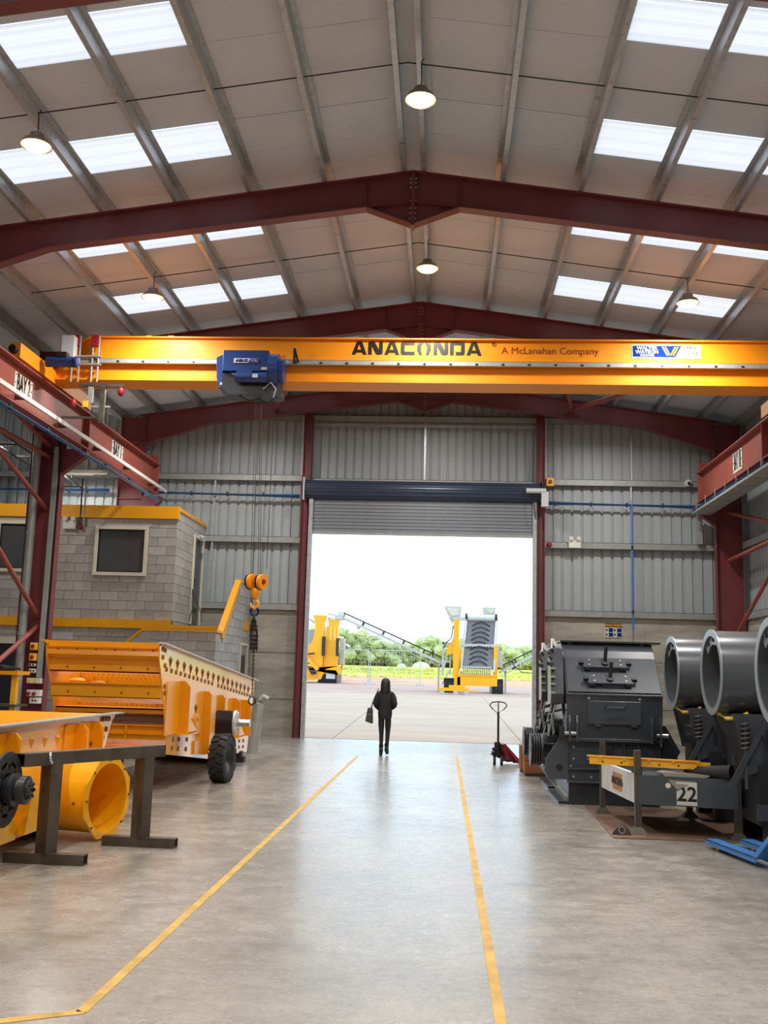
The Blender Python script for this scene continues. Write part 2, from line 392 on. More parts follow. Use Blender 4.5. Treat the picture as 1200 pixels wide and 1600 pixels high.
# ---- side walls
wr = struct('wall_right', 'grey profiled steel side wall above concrete panels')
def clad_x(y0, y1, zb, zt, xx, sgn, n_rib=4):
    b = B(); pts = []; p = (y1-y0)/n_rib
    for k in range(n_rib):
        a = y0+k*p; pts += [(a, 0), (a+p*0.72, 0), (a+p*0.76, 0.05), (a+p*0.96, 0.05)]
    pts.append((y1, 0)); vs = []
    for y, d in pts: vs += [(xx+sgn*d, y, zb), (xx+sgn*d, y, zt)]
    return b.add(vs, [(2*i, 2*i+2, 2*i+3, 2*i+1) for i in range(len(pts)-1)])
cm = clad_x(0, 1.013, 3.3, 9.0, 0, 1).mesh('cladding_sheet'); cm.materials.append(M['liner'])
for k in range(30): placed('cladding_sheet', cm, None, wr, (XR, -3.0+k*1.0133, 0))
for k in range(5):
    for z0, z1 in ((0, 1.1), (1.115, 2.25), (2.265, 3.36)):
        part('concrete_panel', B().box(XR-0.1, XR+0.1, -3+k*6.08+0.006, -3+(k+1)*6.08-0.006, z0, z1), M['concpanel'], wr)
part('light_stop_sheet', B().box(XR+0.08,XR+0.14,-3.1,27.4,0,3.4), M['mortar'], wr)  # unseen sheet added to block light at the side wall joints
for z in (3.42, 5.24, 6.95): part('sheeting_rail', B().box(XR-0.2, XR-0.192, -3, 27.3, z-0.085, z+0.085).box(XR-0.2, XR, -3, 27.3, z+0.077, z+0.085), M['galvdull'], wr)
wl = struct('wall_left', 'grey profiled steel wall of the neighbouring bay')
for k in range(30): placed('cladding_sheet', cm, None, wl, (-16.0, -3.0+k*1.0133, 0), 0, (-1, 1, 1.06))
for k in range(5): part('concrete_panel', B().box(-16.1, -15.9, -3+k*6.08+0.006, -3+(k+1)*6.08-0.006, 0, 3.36), M['concpanel'], wl)
wf = struct('wall_front', 'grey profiled steel end wall behind the viewer')
for k in range(24): part('cladding_sheet', clad_y(-16.1+k*1.0, -15.1+k*1.0, 0, lambda q: gable_top(q)+0.15, YF-0.05), M['liner'], wf)
# ---- portal frames
PF = []
def portal(Y, lab):
    f = struct('portal_frame', lab)
    for s in (-1, 1):
        def P_(d, z): return (X0+s*d, z)
        zt = lambda d: 9.63-0.14*d
        zb = lambda d: 9.10-0.133*d
        web = [P_(0, 8.72), P_(0.74, zb(0.74)), P_(5.85, zb(5.85)), P_(7.6, 7.72), P_(7.6, zt(7.6)), P_(0, zt(0))]
        r = B().py(Y-0.012, Y+0.012, web)
        def fl(a, b, w=0.2, t=0.022, up=1):
            r.bar((a[0], Y, a[1]+up*t/2), (b[0], Y, b[1]+up*t/2), w, t, (0,0,1))
        fl(P_(0, zt(0)-0.022), P_(7.75, zt(7.75)-0.022))
        fl(P_(0, 8.72), P_(0.74, zb(0.74))); fl(P_(0.74, zb(0.74)), P_(5.85, zb(5.85))); fl(P_(5.85, zb(5.85)), P_(7.6, 7.72))
        fl(P_(0.74, zb(0.74)), P_(0, zb(0)+0.0), 0.16, 0.015)
        r.bar((X0+s*0.745, Y, zb(.74)), (X0+s*0.745, Y, zt(.74)), 0.012, 0.18, (0,1,0))
        part('rafter', r, M['maroon'], f)
        xi = X0+s*7.6; xo = X0+s*8.28
        c = B().ibeam(((xi+xo)/2, Y, 0), ((xi+xo)/2, Y, 8.47), abs(xo-xi), 0.22, 0.014, 0.022, (1,0,0))
        for z in (6.2, 7.75): c.box(min(xi,xo), max(xi,xo), Y-0.1, Y+0.1, z, z+0.02)
        part('column', c, M['maroon'], f)
        part('base_plate', B().box(min(xi,xo)-0.08, max(xi,xo)+0.08, Y-0.2, Y+0.2, 0, 0.03), M['maroon'], f)
        part('corbel', B().py(Y-0.1, Y+0.1, [(xi, 6.28), (xi-s*0.52, 6.28), (xi-s*0.52, 6.14), (xi, 5.75)]), M['maroon'], f)
    ap = B().box(X0-0.03, X0+0.03, Y-0.1, Y+0.1, 8.70, 9.60)
    part('apex_plate', ap, M['maroon'], f)
    bb = B()
    for z in (8.82, 8.92, 9.0, 9.12, 9.35, 9.43, 9.5):
        for sx in (-1, 1): bb.cyl((X0+sx*0.03, Y-0.06, z), (X0+sx*0.055, Y-0.06, z), 0.018, n=6)
    part('bolt', bb, M['galvdull'], f, kind='stuff')
    return f
portal(9.55, 'maroon steel portal frame overhead, just clipping the top corners of the photo')
portal(15.2, 'maroon steel portal frame crossing the roof in front of the bridge crane')
portal(20.95, 'maroon steel portal frame just behind the yellow bridge crane')
portal(26.7, 'maroon steel portal frame against the gable wall')
part_br = struct('trim_3', 'dark red tubular bracing in the column lines and roof')
def brace(p0, p1, r=0.05): part('brace_tube', B().cyl(p0, p1, r, n=12), M['oxide'], part_br, True)
XC = -8.5
for p in (((XC,15.3,6.65),(XC,20.9,4.98)), ((XC,15.3,6.1),(XC,20.85,6.1)), ((XC,15.3,5.75),(XC,20.95,2.68)), ((XC,15.3,0.1),(XC,20.95,2.5)), ((XC,15.3,7.1),(XC,20.8,6.34))): brace(*p)
XC = 7.3
for p in (((XC,26.6,4.85),(XC,21.0,4.95)), ((XC,26.6,2.7),(XC,21.0,5.2)), ((XC,26.6,6.1),(XC,21.0,4.85))): brace(*p)
for p in (((X0-4.1,26.6,8.75),(X0-2.0,21.1,9.05)), ((X0+2.9,21.1,8.9),(X0+3.9,26.6,8.8)), ((X0+3.9,26.6,8.8),(X0+6.4,21.1,8.4))): brace(p[0], p[1], 0.06)
# ---- ceiling
ce = struct('ceiling', 'white lined pitched roof with translucent rooflights and galvanised purlins')
ROWS = [(-0.5,0.4),(2.3,3.2),(5.2,6.1),(7.95,8.85),(10.75,11.58),(13.4,14.33),(16.25,17.15),(19.1,20.05),(21.95,22.9),(24.8,25.7)]
PURL = [0.12, 1.38, 2.59, 3.78, 4.98, 6.17, 7.37]
def slope_sheet(s, d0, d1, y0, y1, lift):
    a = (X0+s*d0, 9.86-0.14*d0+lift); c = (X0+s*d1, 9.86-0.14*d1+lift)
    return B().prism([(a[0], y0, a[1]), (c[0], y0, c[1]), (c[0], y1, c[1]), (a[0], y1, a[1])], (0, 0, 0.05))
def rooflight(s, d0, d1, y0, y1):
    n = 24; b = B(); vs = []
    for i in range(n+1):
        y = y0+(y1-y0)*i/n; h = 0.03*(1 if (i % 8) in (3, 4) else 0)
        vs += [(X0+s*d0, y, 9.865-0.14*d0+h), (X0+s*d1, y, 9.865-0.14*d1+h)]
    return b.add(vs, [(2*i, 2*i+1, 2*i+3, 2*i+2) for i in range(n)])
ys = [-3.2]
for a, b_ in ROWS: ys += [a, b_]
ys.append(27.6)
k = 0
for i in range(len(ys)-1):
    y0, y1 = ys[i], ys[i+1]; light = (i % 2 == 1)
    for s in (-1, 1):
        if light:
            part('roof_sheet', slope_sheet(s, 0.0, 2.72, y0-0.01, y1+0.01, 0.006), M['roof'], ce)
            part('rooflight', rooflight(s, 2.72, 6.33, y0, y1), M['rooflight'], ce)
            part('roof_sheet', slope_sheet(s, 6.33, 8.6, y0-0.01, y1+0.01, 0.006), M['roof'], ce)
        else:
            h = (y0+y1)/2
            part('roof_sheet', slope_sheet(s, 0.0, 8.6, y0, h+0.01, 0.0), M['roof'], ce)
            part('roof_sheet', slope_sheet(s, 0.0, 8.6, h-0.01, y1, 0.018), M['roof'], ce)
part('ridge_flashing', B().prism([(X0-0.3,-3.2,9.80),(X0,-3.2,9.845),(X0+0.3,-3.2,9.80),(X0+0.3,-3.2,9.79),(X0,-3.2,9.835),(X0-0.3,-3.2,9.79)], (0,30.7,0)), M['roof'], ce)
for s in (-1, 1):
    for d in PURL:
        x = X0+s*d; zt = 9.855-0.14*d; zb = 9.635-0.14*d; t = 0.01
        sec = [(x, zb), (x+s*0.075, zb), (x+s*0.075, zb+0.02), (x+s*0.065, zb+0.02), (x+s*0.065, zb+t), (x+s*t, zb+t), (x+s*t, zt), (x-s*0.07, zt), (x-s*0.07, zt-t), (x, zt-t)]
        part('purlin', B().prism([(a, -3.2, z) for a, z in sec], (0, 30.6, 0)), M['galv'], ce)
    for Y in (12.4, 18.1, 23.8, 6.5):
        dd = [0] + PURL
        for q in range(len(dd)-1):
            a, c = dd[q], dd[q+1]
            part('sag_rod', B().cyl((X0+s*a, Y, 9.74-0.14*a), (X0+s*c, Y, 9.74-0.14*c), 0.009, n=6), M['black'], ce)
for s in (-1, 1):
    part('eaves_beam', B().box(min(X0+s*8.3, X0+s*8.45), max(X0+s*8.3, X0+s*8.45), -3.2, 27.4, 8.45, 8.68), M['galvdull'], ce)
cl = struct('trim_4', 'roof of the neighbouring bay')
def left_sheet(d0, d1, y0, y1): return [(-9.1-d0,y0,8.66+0.14*d0),(-9.1-d1,y0,8.66+0.14*d1),(-9.1-d1,y1,8.66+0.14*d1),(-9.1-d0,y1,8.66+0.14*d0)]
for i in range(len(ys)-1):
    y0, y1 = ys[i], ys[i+1]
    if i % 2:
        part('roof_sheet', B().prism(left_sheet(0,2.6,y0,y1), (0,0,0.05)), M['roof'], cl); part('rooflight', B().add(left_sheet(2.6,5.2,y0,y1), [(0,1,2,3)]), M['rooflight'], cl)
        part('roof_sheet', B().prism(left_sheet(5.2,7.1,y0,y1), (0,0,0.05)), M['roof'], cl)
    else: part('roof_sheet', B().prism(left_sheet(0,7.1,y0-0.01,y1+0.01), (0,0,0.05)), M['roof'], cl)
for d in (1.2, 2.5, 3.8, 5.1): part('purlin', B().box(-9.1-d, -9.02-d, -3.2, 27.4, 8.42+0.14*d, 8.64+0.14*d), M['galv'], cl)
# ---- block built office and stair in the far left corner
def blocks(wall, org, ax, n_w, n_h, bw=0.45, bh=0.225, holes=(), clip=None, face=0.0):
    """courses of blocks; org lower corner, ax unit vector along the wall, outward normal given by ax x z"""
    ax = Vector(ax); nr = ax.cross(Vector((0,0,1))); cache = {}
    W = n_w
    for r in range(n_h):
        u = -(bw/2 if r % 2 else 0.0); z0 = r*bh
        while u < W-0.01:
            a, c = max(0.0, u), min(W, u+bw); u += bw
            if c-a < 0.04: continue
            zc = z0+bh/2
            segs = [(a, c)]
            for (h0, h1, g0, g1) in holes:
                if g0 < zc < g1:
                    ns = []
                    for (p, q) in segs:
                        if q <= h0 or p >= h1: ns.append((p, q)); continue
                        if p < h0: ns.append((p, h0))
                        if q > h1: ns.append((h1, q))
                    segs = ns
            for (p, q) in segs:
                if q-p < 0.03: continue
                if clip and not clip((p+q)/2, z0+bh): continue
                key = round(q-p, 3)
                if key not in cache:
                    cache[key] = B().box(0.005, key-0.005, 0.0, 0.10, 0.005, bh-0.005).mesh('block'); cache[key].materials.append(M['blockwork'])
                o = placed('block', cache[key], None, wall, Vector(org)+ax*p+Vector((0,0,z0))+nr*random.uniform(0.004, 0.010), math.atan2(ax.y, ax.x))
OY = 24.39; OX = -6.6
wo1 = struct('wall_office_front', 'grey blockwork front of the corner office with yellow bands')
# upper storey front: x -11.1..-6.6, z 2.85..5.33 ; windows as holes
u0 = -11.1
holes = ((0.0, 0.98, 3.92-2.85, 5.22-2.85), (2.5, 3.78, 3.90-2.85, 5.14-2.85))
blocks(wo1, (u0, OY, 2.85), (1,0,0), 4.5, 11, holes=holes)
part('mortar', B().box(u0, u0+4.5, OY+0.012, OY+0.10, 2.6, 3.92).box(u0, u0+4.5, OY+0.012, OY+0.1, 5.12, 5.6).box(u0+0.98, u0+2.5, OY+0.012, OY+0.1, 3.9, 5.2).box(u0+3.78, u0+4.5, OY+0.012, OY+0.1, 3.9, 5.2), M['mortar'], wo1)
part('band', B().box(u0, OX+0.03, OY-0.05, OY+0.1, 5.33, 5.64), M['capyel'], wo1)
part('band', B().box(u0, OX+0.0, OY-0.06, OY+0.1, 2.64, 2.85), M['capyel'], wo1)
blocks(wo1, (u0, OY, 0.0), (1,0,0), 4.5, 12, bh=0.22, holes=((0.0, 1.1, 0.0, 2.2),))
part('mortar', B().box(u0+1.1, OX, OY+0.012, OY+0.1, 0, 2.64).box(u0, u0+1.1, OY+0.012, OY+0.1, 2.2, 2.64), M['mortar'], wo1)
part('interior_blackout', B().box(u0-0.05, OX-0.1, 25.9, 25.95, 2.7, 5.45).box(u0-0.06, u0-0.01, OY+0.1, 25.95, 0, 5.45), M['black'], wo1)  # added sheets; the dark of the office interior is put into their black
part('lintel', B().box(u0+1.2, u0+2.1, OY-0.012, OY+0.02, 2.33, 2.5), M['palegrey'], wo1)
part('lintel', B().box(u0+2.42, u0+3.9, OY-0.012, OY+0.02, 5.13, 5.22), M['mortar'], wo1)
wo2 = struct('wall_office_side', 'grey blockwork side of the corner office with a door')
blocks(wo2, (OX, OY, 2.85), (0,1,0), 2.9, 12, holes=((1.72, 2.8, 0.0, 2.3),))
part('mortar', B().box(OX-0.1, OX-0.012, OY+0.1, OY+1.72, 2.6, 5.6).box(OX-0.1, OX-0.012, OY+1.72, OY+2.9, 5.15, 5.6), M['mortar'], wo2)
part('band', B().box(OX-0.1, OX+0.028, OY+0.1, OY+2.95, 5.55, 5.638), M['capyel'], wo2)
part('roof_slab', B().box(u0, OX-0.11, OY+0.11, 27.15, 5.4, 5.5), M['mortar'], wo2)
part('floor_slab', B().box(u0, -5.3, OY+0.1, 27.2, 2.55, 2.72), M['mortar'], wo2)
def window_frame(nm, lab, x0, x1, z0, z1, y, w=0.08):
    f = struct(nm, lab)
    part('frame', B().box(x0, x1, y-0.05, y+0.06, z1-w, z1).box(x0, x1, y-0.07, y+0.06, z0, z0+w).box(x0, x0+w, y-0.045, y+0.06, z0+w, z1-w).box(x1-w, x1, y-0.045, y+0.06, z0+w, z1-w), M['cream'], f)
    part('gasket', B().box(x0+w, x1-w, y-0.01, y+0.04, z1-w-0.03, z1-w-0.001).box(x0+w, x1-w, y-0.01, y+0.04, z0+w, z0+w+0.03).box(x0+w+0.001, x0+w+0.03, y-0.008, y+0.04, z0+w+0.03, z1-w-0.03).box(x1-w-0.03, x1-w-0.001, y-0.008, y+0.04, z0+w+0.03, z1-w-0.03), M['black'], f)
    part('pane', B().box(x0+w, x1-w, y+0.01, y+0.022, z0+w, z1-w), M['glass'], f)
    return f
window_frame('window_1', 'square cream framed window beside the office corner', -8.62, -7.30, 3.91, 5.13, OY)
w2 = window_frame('window_2', 'wide cream framed office window behind the maroon column', -11.1, -10.13, 3.95, 5.22, OY)
d2 = struct('door_2', 'cream framed side door of the upper office')
part('frame', B().box(OX-0.06, OX+0.04, OY+1.72, OY+1.82, 2.85, 5.12).box(OX-0.06, OX+0.04, OY+2.7, OY+2.8, 2.85, 5.12).box(OX-0.06, OX+0.045, OY+1.72, OY+2.8, 5.12, 5.2), M['cream'], d2)
part('leaf', B().box(OX-0.03, OX+0.0, OY+1.82, OY+2.7, 2.8, 5.12), M['dark'], d2)
part('handle', B().box(OX, OX+0.05, OY+1.85, OY+1.9, 3.85, 4.05), M['black'], d2)
d3 = struct('door_3', 'white framed dark glazed door under the office')
part('frame', B().box(-10.08, -10.0, OY-0.04, OY+0.06, 0, 2.3).box(-11.1, -10.0, OY-0.04, OY+0.06, 2.2, 2.36), M['cream'], d3)
part('leaf', B().box(-11.1, -10.08, OY, OY+0.03, 0, 2.2), M['darker'], d3)
# stair walls
ws = struct('wall_stair', 'grey blockwork stair wall with bright yellow sloping coping')
SX = -5.27; SY = 23.4
blocks(ws, (-8.4, SY, 0.0), (1,0,0), 3.13, 12, bh=0.213, clip=lambda u, z: z < (2.57 if u > 1.4 else 2.45-(1.4-u)*0.85))
part('mortar', B().py(SY+0.012, SY+0.1, [(-8.4,0),(SX,0),(SX,2.54),(-7.0,2.54),(-8.4,1.35)]), M['mortar'], ws)
def fin_top(y): return 2.56 if y < 23.95 else min(4.0, 2.56+(y-23.95)*0.76)
blocks(ws, (SX, SY, 0.0), (0,1,0), 3.88, 19, bh=0.213, clip=lambda u, z: z < fin_top(SY+u-0.2)-0.02, holes=((2.75, 3.88, 0.0, 2.34),))
part('mortar', B().px(SX-0.1, SX-0.012, [(SY+0.1,0),(SY+2.75,0),(SY+2.75,2.4),(27.25,2.4),(27.25,3.98),(25.85,3.98),(23.95,2.54),(SY+0.1,2.54)]), M['mortar'], ws)
cp = B()
cp.box(-7.0, SX+0.02, SY-0.03, SY+0.12, 2.555, 2.61)
cp.bar((-7.0, SY+0.045, 2.582), (-8.4, SY+0.045, 1.40), 0.15, 0.055)
cp.bar((SX-0.045, SY, 2.582), (SX-0.045, 23.97, 2.582), 0.15, 0.055)
part('coping', cp, M['capyel'], ws)
part('coping', B().px(SX-0.12, SX+0.03, [(23.95,2.555),(25.87,4.01),(27.3,4.01),(27.3,3.95),(25.95,3.95),(24.15,2.45),(23.95,2.45)]), M['capyel'], ws)
part('band', B().box(OX, SX-0.1, 24.4, 24.45, 2.66, 2.74), M['capyel'], ws)
part('plate', B().box(SX, SX+0.03, 26.55, 27.2, 2.75, 3.0), M['capyel'], ws)
d4 = struct('door_4', 'white framed door at the foot of the stair wall')
part('frame', B().box(SX-0.05, SX+0.04, 26.15, 26.27, 0, 2.35).box(SX-0.05, SX+0.04, 27.13, 27.25, 0, 2.35).box(SX-0.05, SX+0.045, 26.15, 27.25, 2.35, 2.42), M['cream'], d4)
part('leaf', B().box(SX-0.04, SX-0.0, 26.27, 27.13, 0, 2.35), M['galvdull'], d4)
part('pane', B().box(SX, SX+0.01, 26.45, 26.95, 0.9, 2.1), M['darker'], d4)
part('handle', B().box(SX, SX+0.05, 27.05, 27.1, 1.0, 1.2), M['black'], d4)
# ================================================================ CRANE, RUNWAY, SERVICES
def runway(x, s, lab):
    t = thing('runway_beam', lab, 'beam', (x, 12.0, 6.25), group=None)
    part('girder', B().ibeam((x, -3, 6.68), (x, 26.4, 6.68), 0.80, 0.30, 0.016, 0.026), M['oxide'], t)
    part('crane_rail', B().box(x-0.03, x+0.03, -3, 26.4, 7.08, 7.13), M['steel'], t)
    for Y in (9.55, 15.2, 20.95, 26.3): part('stiffener', B().box(x-0.13, x+0.13, Y-0.008, Y+0.008, 6.31, 7.05), M['oxide'], t)
    part('end_stop', B().box(x-0.1, x+0.1, 26.2, 26.35, 7.08, 7.32), M['oxide'], t)
    return t
rl = runway(-7.83, 1, 'red crane runway beam with white conductor strip, signed BAY 2 and BAY 1')
part('conductor_rail', B().box(-7.69, -7.64, -3, 27.0, 6.44, 6.52), M['white'], rl)
for k in range(9): part('bracket', B().box(-7.83, -7.66, 9.0+k*2.1, 9.03+k*2.1, 6.42, 6.54), M['steel'], rl)
rr_ = runway(6.6, -1, 'red crane runway beam with cable tray below, signed BAY 18')
def bay_sign(nm, lab, text, x, y0, y1, z0, z1, s):
    t = thing(nm, lab, 'sign', (x, (y0+y1)/2, z0))
    part('plate', B().box(min(x, x+s*0.012), max(x, x+s*0.012), y0, y1, z0, z1), M['signwhite'], t)
    for yy in (y0+0.05, y1-0.05):
        for zz in (z0+0.05, (z0+z1)/2, z1-0.05): part('bolt', B().cyl((x+s*0.012, yy, zz), (x+s*0.022, yy, zz), 0.014, n=6), M['black'], t)
    lettering('lettering', text, (z1-z0)*1.22, M['text_black'], t, (x+s*0.016, (y0+y1)/2, (z0+z1)/2), (0, s, 0), (0,0,1), bold=0.012, sx=(y1-y0)*0.86/((z1-z0)*1.22*0.60*len(text)))
bay_sign('bay_sign', 'sign reading BAY 2, nearer of the two on the office side runway beam', 'BAY 2', -7.82, 17.30, 18.10, 6.55, 6.93, 1)
bay_sign('bay_sign', 'sign reading BAY 1 near the gable end of the office side runway beam', 'BAY 1', -7.82, 22.75, 23.58, 6.56, 6.94, 1)
bay_sign('bay_sign', 'sign reading BAY 18 on the runway beam above the charcoal machines', 'BAY 18', 6.59, 22.72, 23.45, 6.48, 6.95, -1)
# ---- bridge crane
gy0, gy1 = 19.0, 19.42
bc = thing('bridge_crane', 'yellow single girder overhead bridge crane lettered ANACONDA spanning the hall', 'crane', (-0.6, 19.2, 7.13))
out = [(-7.72,7.27),(6.48,7.27),(6.48,7.93),(6.05,8.13),(-7.05,8.13),(-7.72,7.80)]
part('girder', B().py(gy0, gy1, out), M['cranyel'], bc, bevel=0.006)
part('top_flange', B().box(-7.05, 6.05, gy0-0.07, gy1+0.07, 8.125, 8.15).prism([(-7.05,gy0-0.07,8.125),(-7.05,gy1+0.07,8.125),(-7.72,gy1+0.07,7.8),(-7.72,gy0-0.07,7.8)],(0,0,0.025)).prism([(6.05,gy0-0.07,8.125),(6.05,gy1+0.07,8.125),(6.5,gy1+0.07,7.92),(6.5,gy0-0.07,7.92)],(0,0,0.025)), M['cranyel'], bc)
part('bottom_flange', B().box(-7.72, 6.48, gy0-0.12, gy1+0.12, 7.24, 7.27), M['cranyel'], bc)
part('web_rib', B().box(-7.1, 6.3, gy0-0.05, gy0, 7.70, 7.715), M['cranyel'], bc)
part('festoon_rail', B().box(-7.3, 6.45, gy0-0.13, gy0-0.05, 7.585, 7.66).box(-7.3, 6.45, gy0-0.09, gy0, 7.66, 7.68), M['galvdull'], bc)
for k in range(27): part('rail_clip', B().box(-7.0+k*0.5, -6.95+k*0.5, gy0-0.14, gy0-0.12, 7.60, 7.63), M['black'], bc)
for xx in (-5.55, -6.0): part('lifting_eye', B().box(xx, xx+0.12, gy0, gy0+0.04, 8.14, 8.19), M['cranyel'], bc)
part('stop_arm', B().box(-3.02, -2.98, gy0-0.16, gy0-0.1, 7.6, 7.9).bar((-3.0, gy0-0.14, 7.9), (-2.92, gy0-0.14, 7.62), 0.03, 0.04), M['black'], bc)
for xx, s in ((-7.83, 1), (6.6, -1)):
    y0_ = 17.25 if s > 0 else 18.35
    part('end_carriage', B().box(xx-0.11, xx+0.11, y0_, 21.0, 7.16, 7.44), M['cranyel'], bc, bevel=0.01)
    for yy in (y0_+0.25, 20.75): part('wheel', B().cyl((xx-0.06, yy, 7.24), (xx+0.06, yy, 7.24), 0.11, n=20), M['steel'], bc, True)
    part('buffer', B().cyl((xx, y0_, 7.3), (xx, y0_-0.12, 7.3), 0.07, n=16), M['black'], bc, True)
    part('gusset', B().prism([(xx, gy0-0.02, 7.27), (xx+s*0.6, gy0-0.02, 7.27), (xx+s*0.6, gy0-0.02, 7.0), (xx+s*0.12, gy0-0.02, 7.0)] if False else [(xx, gy0-0.03, 7.44), (xx+s*0.5, gy0-0.03, 7.7), (xx+s*0.5, gy0-0.03, 7.27), (xx, gy0-0.03, 7.2)], (0, 0.5, 0)), M['cranyel'], bc)
mt = part('drive_motor', B().cyl((-7.62, 18.2, 7.38), (-7.1, 18.2, 7.38), 0.10, n=20).cyl((-7.1, 18.2, 7.38), (-7.02, 18.2, 7.38), 0.085, n=20), M['blue'], bc, True)
part('fin_ring', B().pipe((-7.06, 18.2, 7.38), (-7.04, 18.2, 7.38), 0.115, 0.09, 20), M['darker'], mt, True)
part('terminal_box', B().box(-7.4, -7.22, 18.12, 18.28, 7.46, 7.56), M['darker'], mt)
part('control_cabinet', B().box(-7.52, -7.28, 18.6, 18.8, 7.62, 8.05), M['palegrey'], bc)
for xx in (-7.38, -7.24, -6.98, -6.86):
    part('support_bar', B().cyl((xx, 18.84, 7.18), (xx, 18.84, 8.12 if xx in (-7.24,-6.86,-6.98) else 7.9), 0.02, n=8), M['galvdull'], bc)
for xx in (-7.3, -6.92): part('limit_switch', B().box(xx-0.09, xx+0.05, 18.78, 18.9, 7.9, 8.12), M['redpaint'], bc)
for z in (7.52, 7.68): part('cross_bar', B().box(-7.45, -6.8, 18.8, 18.87, z, z+0.03), M['galvdull'], bc)
part('collector_arm', B().box(-7.2, -6.3, 18.8, 18.86, 7.08, 7.13).box(-6.75, -6.66, 18.78, 18.86, 6.35, 7.1).box(-7.5, -6.66, 18.8, 18.84, 6.44, 6.48), M['steel'], bc)
part('collector_arm', B().box(-7.0, -6.9, 18.8, 18.84, 6.75, 7.1).box(-6.9, -6.55, 18.8, 18.84, 6.66, 6.7), M['galvdull'], bc)
for p in ((-6.35, 18.8, 6.98), (-7.28, 18.8, 6.74)): part('pointer', B().ball(p, 0.08, 10, 6, (0.8,0.8,1.2)), M['redpaint'], bc, True)
part('warning_tag', B().box(-7.08, -6.98, 18.76, 18.8, 6.66, 6.78), M['safety'], bc)
# custom angular lettering ANACONDA
GL = {'A': [[(0,0),(.27,0),(.55,.86),(.62,1),(.42,1),(.33,.93)], [(1.08,0),(.81,0),(.50,.86),(.42,1),(.66,1),(.75,.93)], [(.28,.16),(.82,.16),(.76,.38),(.35,.38)]],
      'N': [[(0,0),(.27,0),(.27,.9),(.12,1),(0,.9)], [(.10,.985),(.22,1),(.40,1),(.50,.92),(.95,.04),(.84,0),(.66,0),(.56,.06)], [(.78,.05),(.95,.02),(1.05,.12),(1.05,1),(.78,1)]],
      'C': [[(0,.12),(.27,.2),(.27,.8),(0,.88)], [(0,.12),(.12,0),(1.0,0),(1.0,.26),(.2,.26)], [(0,.88),(.12,1),(1.0,1),(1.0,.74),(.2,.74)]],
      'O': [[(.0,.35),(.28,.3),(.28,.66),(0,.7)], [(0,.35),(.18,.0),(.36,.0),(.28,.32)], [(0,.7),(.12,.93),(.42,1.0),(.46,.9),(.28,.64)],
            [(.98,.35),(.70,.3),(.70,.66),(.98,.7)], [(.98,.35),(.80,.0),(.62,.0),(.70,.32)], [(.98,.7),(.86,.93),(.56,1.0),(.52,.9),(.70,.64)]],
      'D': [[(0,0),(.27,0),(.27,.80),(0,.80)], [(0,.76),(.9,.76),(.9,.92),(.8,1),(0,1)], [(.78,.1),(1.05,.15),(1.05,.88),(.92,1),(.78,.95)], [(.42,0),(.95,0),(1.05,.15),(.8,.26),(.42,.26)]]}
lb = B(); x = -1.90; hgt = 0.27; ws_ = 0.272
for ch in 'ANACONDA':
    for q, poly in enumerate(GL[ch]):
        lb.prism([(x+u*ws_, gy0-0.004-0.0012*(q % 3), 7.83+v*hgt) for u, v in poly], (0, 0.003, 0))
    x += 0.318
part('lettering', lb, M['text_black'], bc)
lettering('lettering', 'A McLanahan Company', 0.19, mat('brown_lettering', lin(150,52,20), 0.4, var=0), bc, (1.93, gy0-0.004, 7.93), (1,0,0), (0,0,1), sx=1.02)
lettering('lettering', '®', 0.12, M['text_black'], bc, (0.86, gy0-0.004, 8.05), (1,0,0), (0,0,1))
pl = part('name_plate', B().box(3.48, 4.78, gy0-0.012, gy0, 7.80, 8.07), M['signwhite'], bc)
part('blue_field', B().prism([(3.50,gy0-0.016,7.83),(4.30,gy0-0.016,7.83),(4.42,gy0-0.016,8.05),(3.50,gy0-0.016,8.05)], (0,0.004,0)), M['signblue'], pl)
lettering('lettering', 'WALTER', 0.088, M['text_white'], pl, (3.77, gy0-0.018, 8.0), (1,0,0), (0,0,1), bold=0.003, sx=1.12)
lettering('lettering', 'WATSON', 0.088, M['text_white'], pl, (3.77, gy0-0.018, 7.925), (1,0,0), (0,0,1), bold=0.003, sx=1.12)
lettering('lettering', 'CRANES', 0.06, M['text_white'], pl, (3.77, gy0-0.018, 7.86), (1,0,0), (0,0,1), bold=0.001, sx=1.2)
wb_ = B(); yb_ = B()
for k, q in enumerate((0, 0.05, 0.11, 0.16)):
    d = 0.09 if k < 2 else -0.09
    (wb_ if k == 0 else yb_).prism([(4.05+q+(0.03 if k > 1 else 0)+(0 if d > 0 else 0.1),gy0-0.018,8.03),(4.08+q+(0.03 if k > 1 else 0)+(0 if d > 0 else 0.1),gy0-0.018,8.03),(4.08+q+d+(0.03 if k > 1 else 0)+(0 if d > 0 else 0.1),gy0-0.018,7.86),(4.05+q+d+(0.03 if k > 1 else 0)+(0 if d > 0 else 0.1),gy0-0.018,7.86)], (0,0.002,0))
part('emblem', wb_, M['text_white'], pl); part('emblem', yb_, mat('emblem_yellow', lin(206,140,10), 0.8, var=0, spec=0.1), pl)
lettering('lettering', '12.5t', 0.13, M['signblue'], pl, (4.59, gy0-0.015, 7.905), (1,0,0), (0,0,1), sx=1.05)
lettering('lettering', 'ABUS', 0.06, M['text_black'], pl, (4.60, gy0-0.015, 8.02), (1,0,0), (0,0,1), bold=0.002, sx=1.3)
